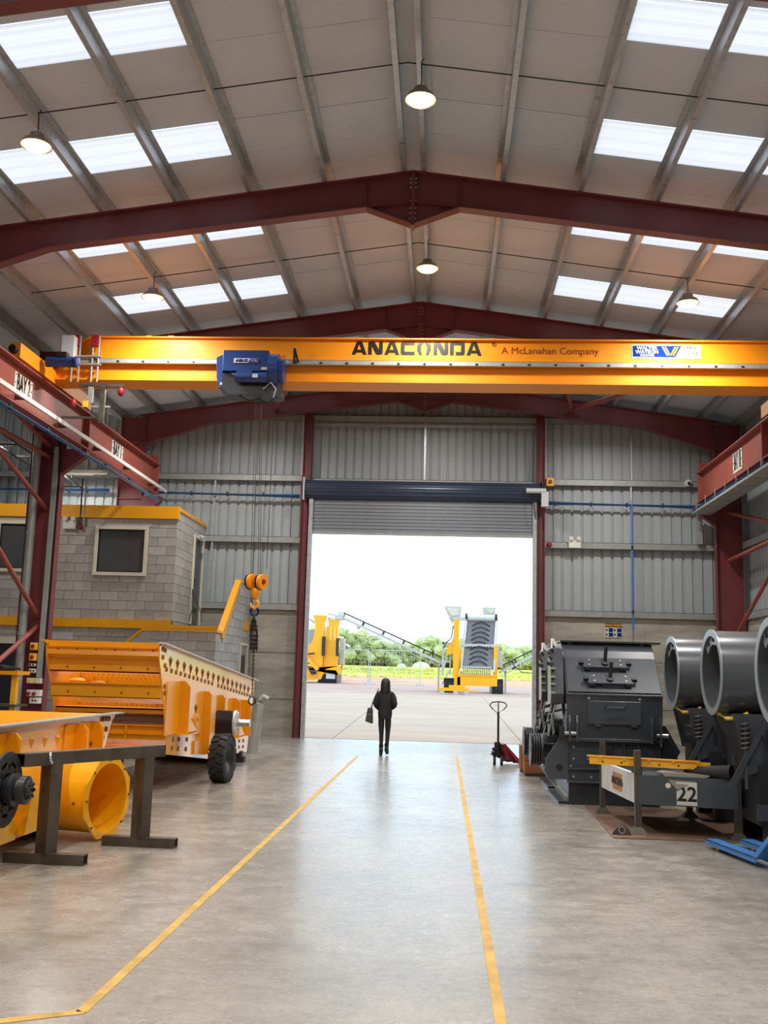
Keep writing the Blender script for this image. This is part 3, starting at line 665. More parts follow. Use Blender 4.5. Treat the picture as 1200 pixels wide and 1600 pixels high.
# ---- hoist
ho = thing('crane_hoist', 'blue electric rope hoist under the yellow crane girder', 'hoist', (-3.78, 18.75, 6.86))
hx = -4.42
part('housing', B().box(-4.30, -3.42, 18.42, 18.84, 7.30, 7.72), M['blue'], ho, bevel=0.015)
part('end_plate', B().py(18.5, 18.95, [(-4.44,7.60),(-4.30,7.66),(-4.30,7.0),(-4.36,6.98),(-4.42,7.2)]), M['blue'], ho, bevel=0.01)
part('gear_case', B().cyl((-3.42,18.62,7.36),(-3.24,18.62,7.36),0.33,n=28).cyl((-3.24,18.62,7.36),(-3.14,18.62,7.36),0.24,n=24), M['blue'], ho, True)
part('drum_frame', B().py(18.48, 18.98, [(-4.30,7.28),(-3.22,7.28),(-3.22,7.05),(-3.36,6.87),(-4.18,6.87),(-4.30,7.0)]), M['darker'], ho)
part('rope_drum', B().cyl((-4.25,18.7,7.12),(-3.3,18.7,7.12),0.2,n=24), M['black'], ho, True)
part('motor', B().cyl((-4.02,18.36,7.16),(-3.42,18.36,7.16),0.10,n=20).box(-3.98,-3.7,18.28,18.42,7.2,7.28), M['blue'], ho, True)
part('motor_plate', B().box(-3.68,-3.58,18.25,18.262,7.13,7.2), M['palegrey'], ho)
part('trolley', B().box(-4.3,-3.3,18.7,19.7,7.06,7.22), M['darker'], ho)
for xx in (-4.2,-3.4):
    for yy in (18.93,19.49): part('trolley_wheel', B().cyl((xx,yy-0.02,7.33),(xx,yy+0.02,7.33),0.055,n=14), M['steel'], ho, True)
pl2 = part('rating_plate', B().box(-4.08,-3.62,18.405,18.42,7.46,7.55), M['signwhite'], ho)
part('blue_field', B().prism([(-3.80,18.402,7.465),(-3.625,18.402,7.465),(-3.625,18.402,7.545),(-3.76,18.402,7.545)],(0,0.003,0)), M['signblue'], pl2)
lettering('lettering', 'ABUS', 0.075, M['signblue'], pl2, (-3.93,18.40,7.505), (1,0,0), (0,0,1), bold=0.002, sx=1.3)
lettering('lettering', '12.5t', 0.068, M['text_white'], pl2, (-3.70,18.40,7.505), (1,0,0), (0,0,1), sx=0.9)
part('sticker', B().box(-3.55,-3.44,18.41,18.42,7.33,7.38), M['signwhite'], ho)
part('sticker', B().box(-4.34,-4.29,18.49,18.5,7.05,7.1), M['signwhite'], ho)
part('cable', B().tube([(-4.15,18.5,7.3),(-4.02,18.36,7.2),(-3.9,18.34,7.25)],0.012,6).tube([(-3.5,18.4,6.95),(-3.35,18.4,7.08),(-3.25,18.4,6.95),(-3.3,18.45,6.8)],0.014,6), M['palegrey'], ho, True)
part('cable', B().tube([(-4.0,18.6,6.88),(-3.8,18.6,6.78),(-3.6,18.6,6.8),(-3.42,18.6,6.74),(-3.25,18.6,6.86)],0.012,6), M['black'], ho, True)
for xx, x1 in ((-3.70,-3.66),(-3.66,-3.62),(-3.61,-3.52),(-3.58,-3.48)):
    part('rope', B().cyl((xx,18.75,6.95),(x1,18.95,3.4),0.006,n=6), M['steel'], ho)
part('pendant_cable', B().cyl((-3.33,18.75,6.9),(-3.36,18.9,3.6),0.006,n=6), M['black'], ho)
hb = thing('hook_block', 'orange twin sheave hook block hanging on ropes below the hoist', 'hook block', (-3.54, 18.95, 2.9))
for xx in (-3.68, -3.49):
    s_ = part('sheave', B().lathe([(0,0.05),(0,0.14),(0.02,0.145),(0.045,0.125),(0.07,0.145),(0.09,0.14),(0.09,0.05)],(xx,18.95,3.36),(1,-0.5,0),24), M['cranyel'], hb, True)
    part('axle_cap', B().cyl((xx+0.08,18.91,3.36),(xx+0.11,18.895,3.36),0.04,n=12), M['redpaint'] if xx > -3.6 else M['orange'], s_, True)
    part('guard', B().pipe((xx-0.01,18.955,3.36),(xx+0.02,18.94,3.36),0.155,0.125,24), M['black'], s_, True)
part('cross_head', B().cyl((-3.66,18.96,3.33),(-3.44,18.93,3.33),0.05,n=14), M['orange'], hb, True)
part('swivel', B().lathe([(0,0.03),(0,0.07),(0.06,0.10),(0.14,0.085),(0.2,0.04)],(-3.565,18.95,3.24),(0,0,-1),16), M['orange'], hb, True)
part('hook', B().tube([(-3.565,18.95,3.1),(-3.565,18.95,3.02),(-3.50,18.95,2.97),(-3.50,18.95,2.90),(-3.565,18.95,2.86),(-3.63,18.95,2.90),(-3.64,18.95,2.96)],[.03,.03,.035,.04,.04,.03,.015],8), M['orange'], hb, True)
cs = thing('chain_sling', 'bundle of dark lifting chain hanging from the orange hook block', 'chain', (-3.55, 18.95, 1.1))
part('master_link', B().torus((-3.56,18.95,2.80),(0.3,1,0),0.08,0.018,18,8), M['signblue'], cs, True)
part('master_link', B().torus((-3.565,18.95,2.68),(1,0.3,0),0.06,0.016,16,8), M['darker'], cs, True)
def chain_links(b, pts, link=0.05, r=0.007):
    for a, c in zip(pts[:-1], pts[1:]):
        a = Vector(a); c = Vector(c); n = max(1, int((c-a).length/(link*0.72))); d = (c-a).normalized()
        for i in range(n):
            p = a+(c-a)*(i+0.5)/n; s = Vector((1,0.2,0)) if i % 2 else Vector((-0.2,1,0))
            ring = [p+d*link*0.5*math.cos(t)+s*link*0.3*math.sin(t) for t in [2*PI*q/8 for q in range(8)]]
            b.tube(ring, r, 4, True)
lk = B()
for k in range(11):
    a = 2*PI*k/11; rr = 0.075 if k % 3 else 0.04
    p0 = (-3.565+0.03*math.cos(a), 18.95+0.03*math.sin(a), 2.66); p1 = (-3.555+rr*math.cos(a), 18.95+rr*math.sin(a), 2.4); p2 = (-3.545+rr*math.cos(a)*0.9, 18.95+rr*math.sin(a)*0.9, 2.06+0.05*random.random())
    chain_links(lk, [p0, p1, p2])
part('chain_bundle', lk, M['darker'], cs, kind='stuff')
l2 = B(); chain_links(l2, [(-3.54,18.95,2.1),(-3.53,18.95,1.28)], 0.05, 0.007); part('chain', l2, M['darker'], cs, kind='stuff')
part('hook', B().tube([(-3.53,18.95,1.29),(-3.53,18.95,1.24),(-3.47,18.95,1.19),(-3.47,18.95,1.12),(-3.53,18.95,1.08),(-3.59,18.95,1.12),(-3.59,18.95,1.18),(-3.535,18.95,1.25)],[.014,.016,.018,.022,.022,.018,.012,.01],8), M['darker'], cs, True)
# ---- high bay lamps
M['lens'] = mat('lamp_lens', (1,0.93,0.75,1), 0.4, var=0, emit=((1.0,0.76,0.24,1), 4.0))
M['lampbody'] = mat('lamp_housing', lin(150,142,138), 0.4, 0.2, var=0.05)
def highbay(x, y, z, ztop, lab, pw=1.0):
    t = thing('high_bay_lamp', lab, 'lamp', (x, y, z), group='high bay lamps under the roof')
    part('reflector', B().lathe([(0.22,0.03),(0.20,0.09),(0.13,0.10),(0.10,0.17),(0.03,0.21),(0.03,0.20),(0.09,0.15)],(x,y,z),(0,0,1),20), M['lampbody'], t, True)
    part('lens', B().lathe([(0.045,0.195),(0.0,0.15),(-0.01,0.0)],(x,y,z),(0,0,1),20), M['lens'], t, True)
    part('cord', B().tube([(x,y,z+0.2),(x+0.01,y,z+(ztop-z)*0.5),(x+0.0,y,ztop-0.05),(x+0.03,y,ztop)],0.008,6), M['black'], t, True)
    ld = bpy.data.lights.new('lamp_light', 'AREA'); ld.shape = 'DISK'; ld.size = 0.36; ld.energy = LAMP_POWER*pw; ld.color = (1.0, 0.97, 0.92); ld.spread = math.radians(167)
    lo = bpy.data.objects.new('lamp_light', ld); COL.objects.link(lo); lo.parent = t; lo.location = (0, 0, -0.03)
    return t
rows = (1.0, 6.8, 12.33, 17.85, 23.5)
wh = {12.33: 'nearest row', 17.85: 'row just before the bridge crane', 23.5: 'row beyond the bridge crane', 6.8: 'row overhead, out of view', 1.0: 'row behind the viewer'}
for y in rows:
    yr = y-0.2
    highbay(-0.43, yr, 9.0, 9.62, 'glowing high bay lamp under the ridge, '+wh[y])
    highbay(-5.55, y, 8.5, 9.05, 'glowing high bay lamp on the office side, '+wh[y])
    highbay(4.32, y+0.15, 8.5, 9.05, 'glowing high bay lamp on the charcoal machine side, '+wh[y])
# ---- compressed air pipes
def pipe_thing(lab, pts, r=0.058, clips=()):
    t = thing('air_pipe', lab, 'pipe', pts[0])
    part('tube', B().tube(pts, r, 10), M['bluepipe'], t, True)
    for c in clips: part('clip', B().box(c[0]-0.02, c[0]+0.02, c[1]-0.045, c[1]+0.06, c[2]-0.06, c[2]+0.05), M['darker'], t)
pipe_thing('blue air pipe along the cladding behind the hoist ropes', [(-9.0,27.12,6.48),(-4.0,27.12,6.43)], clips=[(-9+k*1.0,27.12,6.47) for k in range(5)])
pipe_thing('blue air pipe along the cladding above the emergency light', [(2.65,27.12,6.36),(6.7,27.12,6.32)], clips=[(2.9+k*0.95,27.12,6.35) for k in range(4)])
pipe_thing('thin blue air drop pipe running down the cladding to the concrete', [(4.92,27.05,6.34),(4.92,27.05,3.0)], 0.022, [(4.92,27.07,5.2),(4.92,27.07,3.5)])
pipe_thing('blue air pipe slung beneath the BAY 2 runway beam', [(-7.62,-2.8,6.10),(-7.62,26.2,6.10)], 0.04, [(-7.62,13.4+k*1.7,6.13) for k in range(8)])
pipe_thing('blue air pipe lying in the cable tray under the BAY 18 beam', [(6.42,10,6.14),(6.42,26.6,6.14)], 0.035)
pipe_thing('blue air pipe on the cladding above the office roof', [(-15.7,27.12,6.5),(-9.3,27.12,6.5)])
ct = thing('cable_tray', 'galvanised cable tray hanging below the BAY 18 runway beam', 'cable tray', (6.5, 18, 6.0))
part('tray_base', B().box(6.38, 6.85, 8, 26.6, 6.03, 6.045), M['galvdull'], ct)
part('tray_side', B().box(6.375, 6.385, 8, 26.6, 6.03, 6.09), M['galvdull'], ct); part('tray_side', B().box(6.845, 6.855, 8, 26.6, 6.03, 6.09), M['galvdull'], ct)
for k in range(20): part('hanger', B().box(6.37, 6.385, 9+k*0.9, 9.03+k*0.9, 6.03, 6.31).box(6.37, 6.86, 9+k*0.9, 9.03+k*0.9, 6.02, 6.03), M['galvdull'], ct)
part('cable', B().tube([(6.6,8,6.07),(6.6,26.5,6.07)],0.03,8).tube([(6.7,8,6.07),(6.7,26.5,6.07)],0.025,8), M['black'], ct, True)
dt = thing('downpipe', 'grey square duct dropping from the cable tray end on the cladding', 'duct', (6.72, 27.1, 5.3))
part('duct', B().box(6.62, 6.74, 27.0, 27.14, 5.32, 6.1), M['galvdull'], dt)
# ---- small fittings on the gable wall and office
def emlight(x, y, z, lab):
    t = thing('emergency_light', lab, 'light', (x, y, z))
    part('case', B().box(x-0.16, x+0.16, y-0.08, y, z-0.11, z+0.1), M['white'], t, bevel=0.012)
    for s in (-1, 1): part('lamp_head', B().cyl((x+s*0.1, y-0.03, z+0.15), (x+s*0.1, y-0.14, z+0.14), 0.055, n=16).box(x+s*0.1-0.01, x+s*0.1+0.01, y-0.05, y-0.03, z+0.08, z+0.14), M['white'], t, True)
emlight(3.42, 27.18, 5.27, 'white twin headed emergency light on the grey cladding')
emlight(-9.27, 24.37, 5.14, 'white twin headed emergency light on the office blockwork')
al = thing('alarm_bell', 'small dark red alarm sounder beside the emergency light on the cladding', 'alarm', (2.75, 27.18, 5.25))
part('sounder', B().cyl((2.75,27.2,5.25),(2.75,27.08,5.25),0.075,0.05,n=16), M['redpaint'], al, True)
a2 = thing('alarm_sounder', 'round red alarm sounder on the office blockwork', 'alarm', (-9.0, 24.37, 5.08))
part('sounder', B().cyl((-9.0,24.385,5.08),(-9.0,24.28,5.08),0.06,0.045,n=16), M['redpaint'], a2, True)
cd = thing('conduit_pipe', 'twin black conduits dropping onto the office front by the red sounder', 'conduit', (-9.0, 24.3, 5.2))
for dx in (0, 0.09): part('tube', B().tube([(-9.02+dx,24.34,5.14),(-9.02+dx,24.34,5.6),(-9.02+dx,24.30,6.3)],0.02,8), M['black'] if dx == 0 else M['galvdull'], cd, True)
cc = thing('security_camera', 'white dome security camera on the sheeting rail', 'camera', (6.42, 27.15, 6.96))
part('base', B().cyl((6.42,27.2,6.97),(6.42,27.1,6.97),0.09,n=18), M['white'], cc, True); part('lens', B().ball((6.44,27.08,6.95),0.05), M['black'], cc, True)
sw = thing('isolator_switch', 'orange isolator box on the rail beside the shutter', 'switch', (2.76, 27.15, 6.9))
part('box', B().box(2.66,2.86,27.05,27.2,6.82,7.04), M['safety'], sw, bevel=0.01); part('knob', B().cyl((2.76,27.05,6.93),(2.76,27.0,6.93),0.05,n=14), M['redpaint'], sw, True)
sg = thing('safety_sign', 'black, white and blue safety notice on the concrete panel', 'sign', (4.45, 27.29, 2.9))
part('board', B().box(4.22,4.66,27.275,27.295,2.83,3.18), M['signwhite'], sg)
part('header', B().box(4.22,4.66,27.268,27.276,3.10,3.19), M['text_black'], sg)
lettering('lettering', 'ANACONDA', 0.07, M['safety'], sg, (4.44,27.266,3.145), (1,0,0), (0,0,1), bold=0.002, sx=1.1)
for i in (0, 1):
    for j in (0, 1): part('panel', B().box(4.32+i*0.22,4.43+i*0.22,27.27,27.276,2.85+j*0.12,2.95+j*0.12), M['signblue'], sg)
    for j in (0, 1): part('symbol', B().cyl((4.265+i*0.21,27.276,2.9+j*0.12),(4.265+i*0.21,27.27,2.9+j*0.12),0.025,n=12), M['text_black'], sg)
cx = thing('cctv_bracket', 'small white lamp bracket above the upper office door', 'bracket', (-6.5, 26.6, 5.2))
part('arm', B().box(-6.6,-6.48,26.6,26.64,5.2,5.24).box(-6.52,-6.44,26.55,26.7,5.16,5.22), M['palegrey'], cx)
hr = thing('handrail_rope', 'slack dark chain barrier hanging by the upper office door', 'chain', (-6.3, 25, 2.75))
part('line', B().tube([(-6.55,26.1,3.75),(-6.3,25.2,3.2),(-6.2,24.5,2.86)],0.014,6).tube([(-6.55,26.1,3.72),(-6.15,25.5,3.1),(-6.0,25.0,2.86)],0.012,6), M['darker'], hr, True)
# trays and fittings hanging in the neighbouring bay
tb = thing('hanging_cable_rack', 'thin dark cable rack hanging in the neighbouring bay beyond the column', 'cable rack', (-10.0, 24.0, 6.0))
for x in (-10.2, -9.7):
    part('rail', B().bar((x,19.5,6.75),(x,26.6,6.35),0.03,0.04), M['black'], tb)
for k in range(7): part('rung', B().box(-10.2,-9.7,20+k,20.04+k,6.72-k*0.057,6.75-k*0.057), M['black'], tb)
for k in (0, 3, 6): part('hanger', B().cyl((-9.95,20+k,6.7-k*0.05),(-9.95,20+k,8.72),0.01,n=6), M['black'], tb)
for k, (x, y, z) in enumerate(((-10.6,22.5,6.7),(-9.2,25.0,6.55),(-10.0,26.2,6.75))):
    t = thing('batten_light', 'pale strip light fitting hanging in the neighbouring bay, '+('nearest to the column','above the office band','close to the gable cladding')[k], 'light', (x, y, z))
    part('case', B().box(x-0.55, x+0.55, y-0.06, y+0.06, z+0.02, z+0.09), M['palegrey'], t)
    part('diffuser', B().box(x-0.52, x+0.52, y-0.05, y+0.05, z, z+0.02), M['white'], t)
    ld = bpy.data.lights.new('batten_glow', 'AREA'); ld.shape = 'RECTANGLE'; ld.size = 1.0; ld.size_y = 0.1; ld.energy = 45; ld.color = (1.0, 0.95, 0.88)
    lo = bpy.data.objects.new('batten_glow', ld); COL.objects.link(lo); lo.parent = t; lo.location = (0, 0, -0.02)
    for s in (-0.4, 0.4): part('hanger', B().cyl((x+s,y,z+0.09),(x+s,y,8.66+0.14*(-9.1-x)+0.02),0.008,n=6), M['black'], t)
# ---- fittings on the column in front of the office
CX = -8.2
dn = thing('rainwater_pipe', 'grey rainwater pipe beside the maroon column', 'pipe', (-8.7, 20.7, 0))
part('tube', B().cyl((-8.72,20.72,0.0),(-8.72,20.72,6.6),0.085,n=18), M['galvdull'], dn, True)
for z in (2.3, 4.4): part('collar', B().cyl((-8.72,20.72,z),(-8.72,20.72,z+0.08),0.095,n=18), M['galvdull'], dn, True)
tr = thing('cable_trunking', 'galvanised trunking with black cables on the maroon column', 'trunking', (-8.3, 20.78, 1.5))
part('channel', B().box(-8.36,-8.26,20.74,20.8,1.45,6.3), M['galvdull'], tr)
part('cable', B().tube([(-8.23,20.76,1.5),(-8.23,20.76,6.2),(-8.28,20.76,6.4)],0.018,6), M['black'], tr, True)
for k, z in enumerate((2.08, 1.86)):
    t = thing('isolator_box', ('upper','lower')[k]+' yellow isolator box with red knob on the maroon column', 'switch', (-8.44, 20.7, z))
    part('box', B().box(-8.51,-8.38,20.66,20.83,z-0.075,z+0.075), M['safety'], t, bevel=0.008)
    part('knob', B().cyl((-8.445,20.66,z),(-8.445,20.62,z),0.035,n=14).box(-8.455,-8.435,20.61,20.63,z-0.035,z+0.035), M['redpaint'], t, True)
for k, (x, z, wd, h) in enumerate(((-8.46,1.70,0.12,0.05),(-8.44,1.58,0.13,0.08),(-8.40,1.38,0.28,0.11),(-8.38,1.13,0.28,0.13),(-8.35,0.98,0.2,0.12))):
    t = thing('socket_outlet', ('small white twin sockets under the isolators','white switched socket below the twin sockets','wide grey socket row with yellow covers on the column','white socket box with red plugs on the column','lowest white junction box on the column')[k], 'socket', (x, 20.7, z))
    part('case', B().box(x-wd/2,x+wd/2,20.7,20.85,z-h/2,z+h/2), M['white'] if k != 2 else M['palegrey'], t, bevel=0.006)
    if k == 2:
        for q in (-0.1, 0.02): part('cover', B().box(x+q,x+q+0.05,20.685,20.70,z-0.04,z+0.04), M['safety'], t)
    elif k == 3:
        for q in (-0.09, 0.03): part('plug', B().cyl((x+q,20.7,z),(x+q,20.62,z-0.02),0.035,n=12), M['redpaint'], t, True)
    else:
        for q in (-0.03, 0.03): part('outlet', B().box(x+q-0.018,x+q+0.018,20.694,20.7,z-0.015,z+0.015), M['black'], t)
# ================================================================ YELLOW MACHINES
def diamond_gusset(x, y, z, s=0.085, parent=None, m=None):
    """small kite shaped gusset standing proud of a side plate"""
    b = B().add([(x,y-s,z+s*0.45),(x,y,z+s),(x,y+s,z+s*0.45),(x,y,z-s*1.1),(x+0.03,y,z+s*0.35)], [(0,1,4),(1,2,4),(2,3,4),(3,0,4),(0,3,2,1)])
    return part('gusset', b, m or M['bolt'], parent)
v1 = thing('screen_box', 'large yellow vibrating screen box standing open toward the viewer', 'screen box', (-4.6, 17.0, 0))
XR1, XL1 = -3.8, -5.36
prof = [(13.53,2.03),(13.57,1.82),(13.77,1.50),(14.06,0.94),(14.20,0.66),(14.10,0.54),(16.77,0.27),(20.1,0.15),(20.15,0.3),(20.55,1.24),(20.59,1.51)]
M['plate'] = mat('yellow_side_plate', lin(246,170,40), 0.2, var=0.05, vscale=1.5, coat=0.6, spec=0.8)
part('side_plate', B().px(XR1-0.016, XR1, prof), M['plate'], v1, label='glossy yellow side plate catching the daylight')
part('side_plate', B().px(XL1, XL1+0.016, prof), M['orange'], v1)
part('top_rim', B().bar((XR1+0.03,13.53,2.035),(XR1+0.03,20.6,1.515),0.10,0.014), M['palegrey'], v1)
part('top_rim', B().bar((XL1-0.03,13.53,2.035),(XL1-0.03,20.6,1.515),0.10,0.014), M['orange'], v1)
def cross(name, y0, z0, y1, z1, t=0.02, lip=True, m='orange'):
    b = B().prism([(XL1+0.016,y0,z0),(XL1+0.016,y1,z1),(XR1-0.016,y1,z1),(XR1-0.016,y0,z0)], (0, t, t*0.3))
    if lip: b.box(XL1+0.016, XR1-0.016, min(y0,y1)-0.02 if False else y1-0.01, y1+0.09, z1-0.012, z1)
    o = part(name, b, M[m], v1)
    return o
c1 = cross('cross_member', 13.56, 1.86, 13.62, 2.02, lip=False)
part('top_lip', B().box(XL1, XR1, 13.50, 13.58, 2.0, 2.035), M['orange'], v1)
cross('back_plate', 14.0, 1.62, 13.62, 1.86, lip=False)
part('cross_member', B().box(XL1+0.016, XR1-0.016, 13.70, 13.72, 1.63, 1.83).box(XL1+0.016, XR1-0.016, 13.70, 13.80, 1.63, 1.645), M['orange'], v1)
part('cross_member', B().box(XL1+0.016, XR1-0.016, 13.80, 13.82, 1.29, 1.48).box(XL1+0.016, XR1-0.016, 13.76, 13.86, 1.47, 1.485).box(XL1+0.016, XR1-0.016, 13.8, 13.9, 1.285, 1.3), M['orange'], v1)
part('cross_member', B().box(XL1+0.016, XR1-0.016, 14.05, 14.07, 1.08, 1.15).box(XL1+0.016, XR1-0.016, 14.05, 14.5, 1.13, 1.15), M['orange'], v1)
part('roller', B().cyl((XL1+0.02,14.35,0.98),(XR1-0.02,14.35,0.98),0.085,n=18), M['galvdull'], v1, True, label='grey roller between the side plates')
part('cross_member', B().box(XL1+0.016, XR1-0.016, 14.12, 14.14, 0.72, 0.93).box(XL1+0.016, XR1-0.016, 14.06, 14.2, 0.915, 0.93).box(XL1+0.016, XR1-0.016, 14.06, 14.2, 0.80, 0.815), M['orange'], v1)
part('web_stiffener', B().box(-4.36,-4.34,14.06,14.13,0.72,0.92), M['orange'], v1)
part('floor_plate', B().prism([(XL1+0.02,14.2,0.62),(XR1-0.02,14.2,0.62),(XR1-0.02,20.2,0.25),(XL1+0.02,20.2,0.25)], (0,0,-0.02)), M['orange'], v1)
for y, z, m in ((14.1,1.24,'bearer'),(14.1,0.86,'bearer')): pass
for k in range(9):
    y = 14.9+k*0.62; zz = 1.55-k*0.05
    part('screen_bar', B().box(XL1+0.02, XR1-0.02, y, y+0.05, zz, zz+0.06), M['orange'], v1)
    part('screen_bar', B().box(XL1+0.02, XR1-0.02, y, y+0.05, zz-0.42, zz-0.36), M['orange'], v1)
for dz, mname in ((0.06,'brightsteel'),(-0.36,'brightsteel')):
    mm = M['galvdull']; b = B()
    for k in range(20):
        x = XL1+0.07+k*0.075; b.bar((x,14.85,1.60+dz-0.06),(x,20.3,1.17+dz-0.06),0.012,0.012)
    part('screen_mesh', b, mm, v1, kind='stuff')
for (lx, ly, lz) in ((-5.1,14.5,1.56),(-5.0,15.1,1.52),(-4.88,15.7,1.48),(-4.75,16.3,1.44)):
    part('liner_block', B().ball((lx-0.1,ly-0.1,lz-0.06),0.10,10,6,(1.2,0.6,0.38)), M['capyel'], v1, True)
    part('liner_block', B().ball((lx+0.1,ly,lz-0.49),0.10,10,6,(1.1,0.6,0.45)), M['galvdull'], v1, True)
bb = B()
for z in (1.69, 1.36):
    for k in range(4): bb.hexbolt((-5.1+k*0.37, 13.70 if z > 1.5 else 13.80, z), (0,-1,0), 0.014, 0.012)
for k in range(6): bb.hexbolt((-5.2+k*0.26, 13.6+0.0, 1.93), (0,-1,0), 0.012, 0.03)
part('bolt', bb, M['bolt'], v1, kind='stuff')
# near side plate detail
for k in range(16):
    y = 14.12+(19.95-14.12)*k/15; z = 1.79+(1.34-1.79)*k/15
    diamond_gusset(XR1, y, z-0.0, 0.085, v1)
for y, z in ((15.25,1.13),(15.75,1.10)): diamond_gusset(XR1, y, z, 0.085, v1)
bb = B()
for k in range(12): bb.hexbolt((XR1, 13.94+2.84*k/11, 1.69-0.21*k/11), (1,0,0), 0.036, 0.014)
for k in range(12): bb.hexbolt((XR1, 17.25+2.87*k/11, 1.44-0.22*k/11), (1,0,0), 0.036, 0.014)
for y, z in ((13.70,1.96),(13.82,1.945),(13.72,1.85),(13.85,1.74),(13.89,1.46),(13.91,1.37),(14.82,.70),(15.29,.67),(14.79,.57),(15.26,.53),(14.5,.72),(14.45,.6),(18.9,.42),(19.3,.40),(19.7,.38),(18.9,.31),(19.3,.29),(19.7,.27),(15.2,.95),(15.5,.93),(15.8,.915)):
    bb.hexbolt((XR1, y, z), (1,0,0), 0.036, 0.014)
part('bolt', bb, M['bolt'], v1, kind='stuff')
def rounded(y0, y1, z0, z1, r=0.08):
    return [(y0,z0),(y1,z0),(y1,z1-r),(y1-r*0.3,z1-r*0.3),(y1-r,z1),(y0+r,z1),(y0+r*0.3,z1-r*0.3),(y0,z1-r)]
# folded spring brackets: plate flat on the side plate plus a web standing out across it
def spring_bracket(y0, y1, zt, zb, xo, lab):
    br = part('spring_bracket', B().px(XR1, XR1+0.02, rounded(y0, y1, zb, zt)).py(y1-0.02, y1, [(XR1,zb),(XR1+xo,zb),(XR1+xo,zt-0.08),(XR1+xo-0.08,zt),(XR1,zt)]), M['orange'], v1)
    part('foot', B().box(XR1, XR1+xo+0.02, y1-0.1, y1+0.5, zb-0.02, zb).prism([(XR1+0.02,y1,zb),(XR1+0.02,y1+0.5,zb),(XR1+xo,y1+0.5,zb),(XR1+xo,y1,zb)],(0,0,0.012)).px(XR1+xo-0.02, XR1+xo, [(y1,zb),(y1+0.5,zb),(y1,zb+0.26)]), M['yellow'], br)
spring_bracket(13.98, 14.72, 1.53, 0.79, 0.16, '')
spring_bracket(17.95, 18.42, 1.21, 0.53, 0.17, '')
part('bracket_web', B().py(19.3,19.32,[(XR1,0.5),(XR1+0.2,0.5),(XR1+0.2,1.08),(XR1+0.13,1.16),(XR1,1.16)]), M['orange'], v1)
part('upright_rib', B().py(16.25,16.27,[(XR1,0.38),(XR1+0.125,0.38),(XR1+0.125,1.31),(XR1+0.08,1.36),(XR1,1.36)]).box(XR1+0.11,XR1+0.125,16.27,16.6,0.38,1.3).box(XR1,XR1+0.11,16.27,16.55,1.28,1.3), M['orange'], v1)
part('upright_rib', B().py(17.36,17.38,[(XR1,1.03),(XR1+0.11,1.03),(XR1+0.11,1.23),(XR1+0.07,1.28),(XR1,1.28)]).box(XR1+0.097,XR1+0.11,17.38,17.6,1.03,1.22), M['orange'], v1)
part('lifting_lug', B().pipe((XR1,15.78,0.93),(XR1+0.03,15.78,0.93),0.11,0.045,18).px(XR1,XR1+0.025,[(15.6,0.72),(16.1,0.72),(15.9,0.9),(15.66,0.9)]), M['orange'], v1, True)
part('corner_bracket', B().px(XR1,XR1+0.03,[(15.70,0.42),(16.2,0.40),(16.2,0.58),(15.70,0.62)]), M['orange'], v1)
ex = part('exciter', B().cyl((XR1,17.3,0.83),(XR1+0.30,17.3,0.83),0.20,n=28), M['black'], v1, True, label='black exciter drum on the side plate')
part('flange', B().cyl((XR1+0.30,17.3,0.83),(XR1+0.34,17.3,0.83),0.205,n=28), M['palegrey'], ex, True)
part('shaft', B().cyl((XR1+0.34,17.3,0.83),(XR1+0.56,17.3,0.83),0.062,n=20), M['brightsteel'], ex, True)
for k in range(8):
    a = k*PI/4; part('bolt', B().hexbolt((XR1+0.34,17.3+0.16*math.cos(a),0.83+0.16*math.sin(a)),(1,0,0),0.018,0.02), M['zincbolt'], ex)
for nm_, xa, xb, yy, zt_ in (('long dark bearer across the floor under the rear of the screen box',-6.2,-3.72,19.4,0.13),('short dark timber stack under the front corner of the screen box',-5.3,-4.75,15.3,0.44)):
    bk = thing('timber_bearer', nm_, 'bearer', ((xa+xb)/2, yy, 0))
    part('beam', B().box(xa,xb,yy,yy+0.2,0.0,0.10), M['bearer'], bk)
    for k in range(2):
        xx = xa+0.05+k*(xb-xa-0.35); part('packer', B().box(xx,xx+0.25,yy,yy+0.2,0.10,zt_ + (0.07 if yy > 18 else 0.08)), M['bearer'], bk)
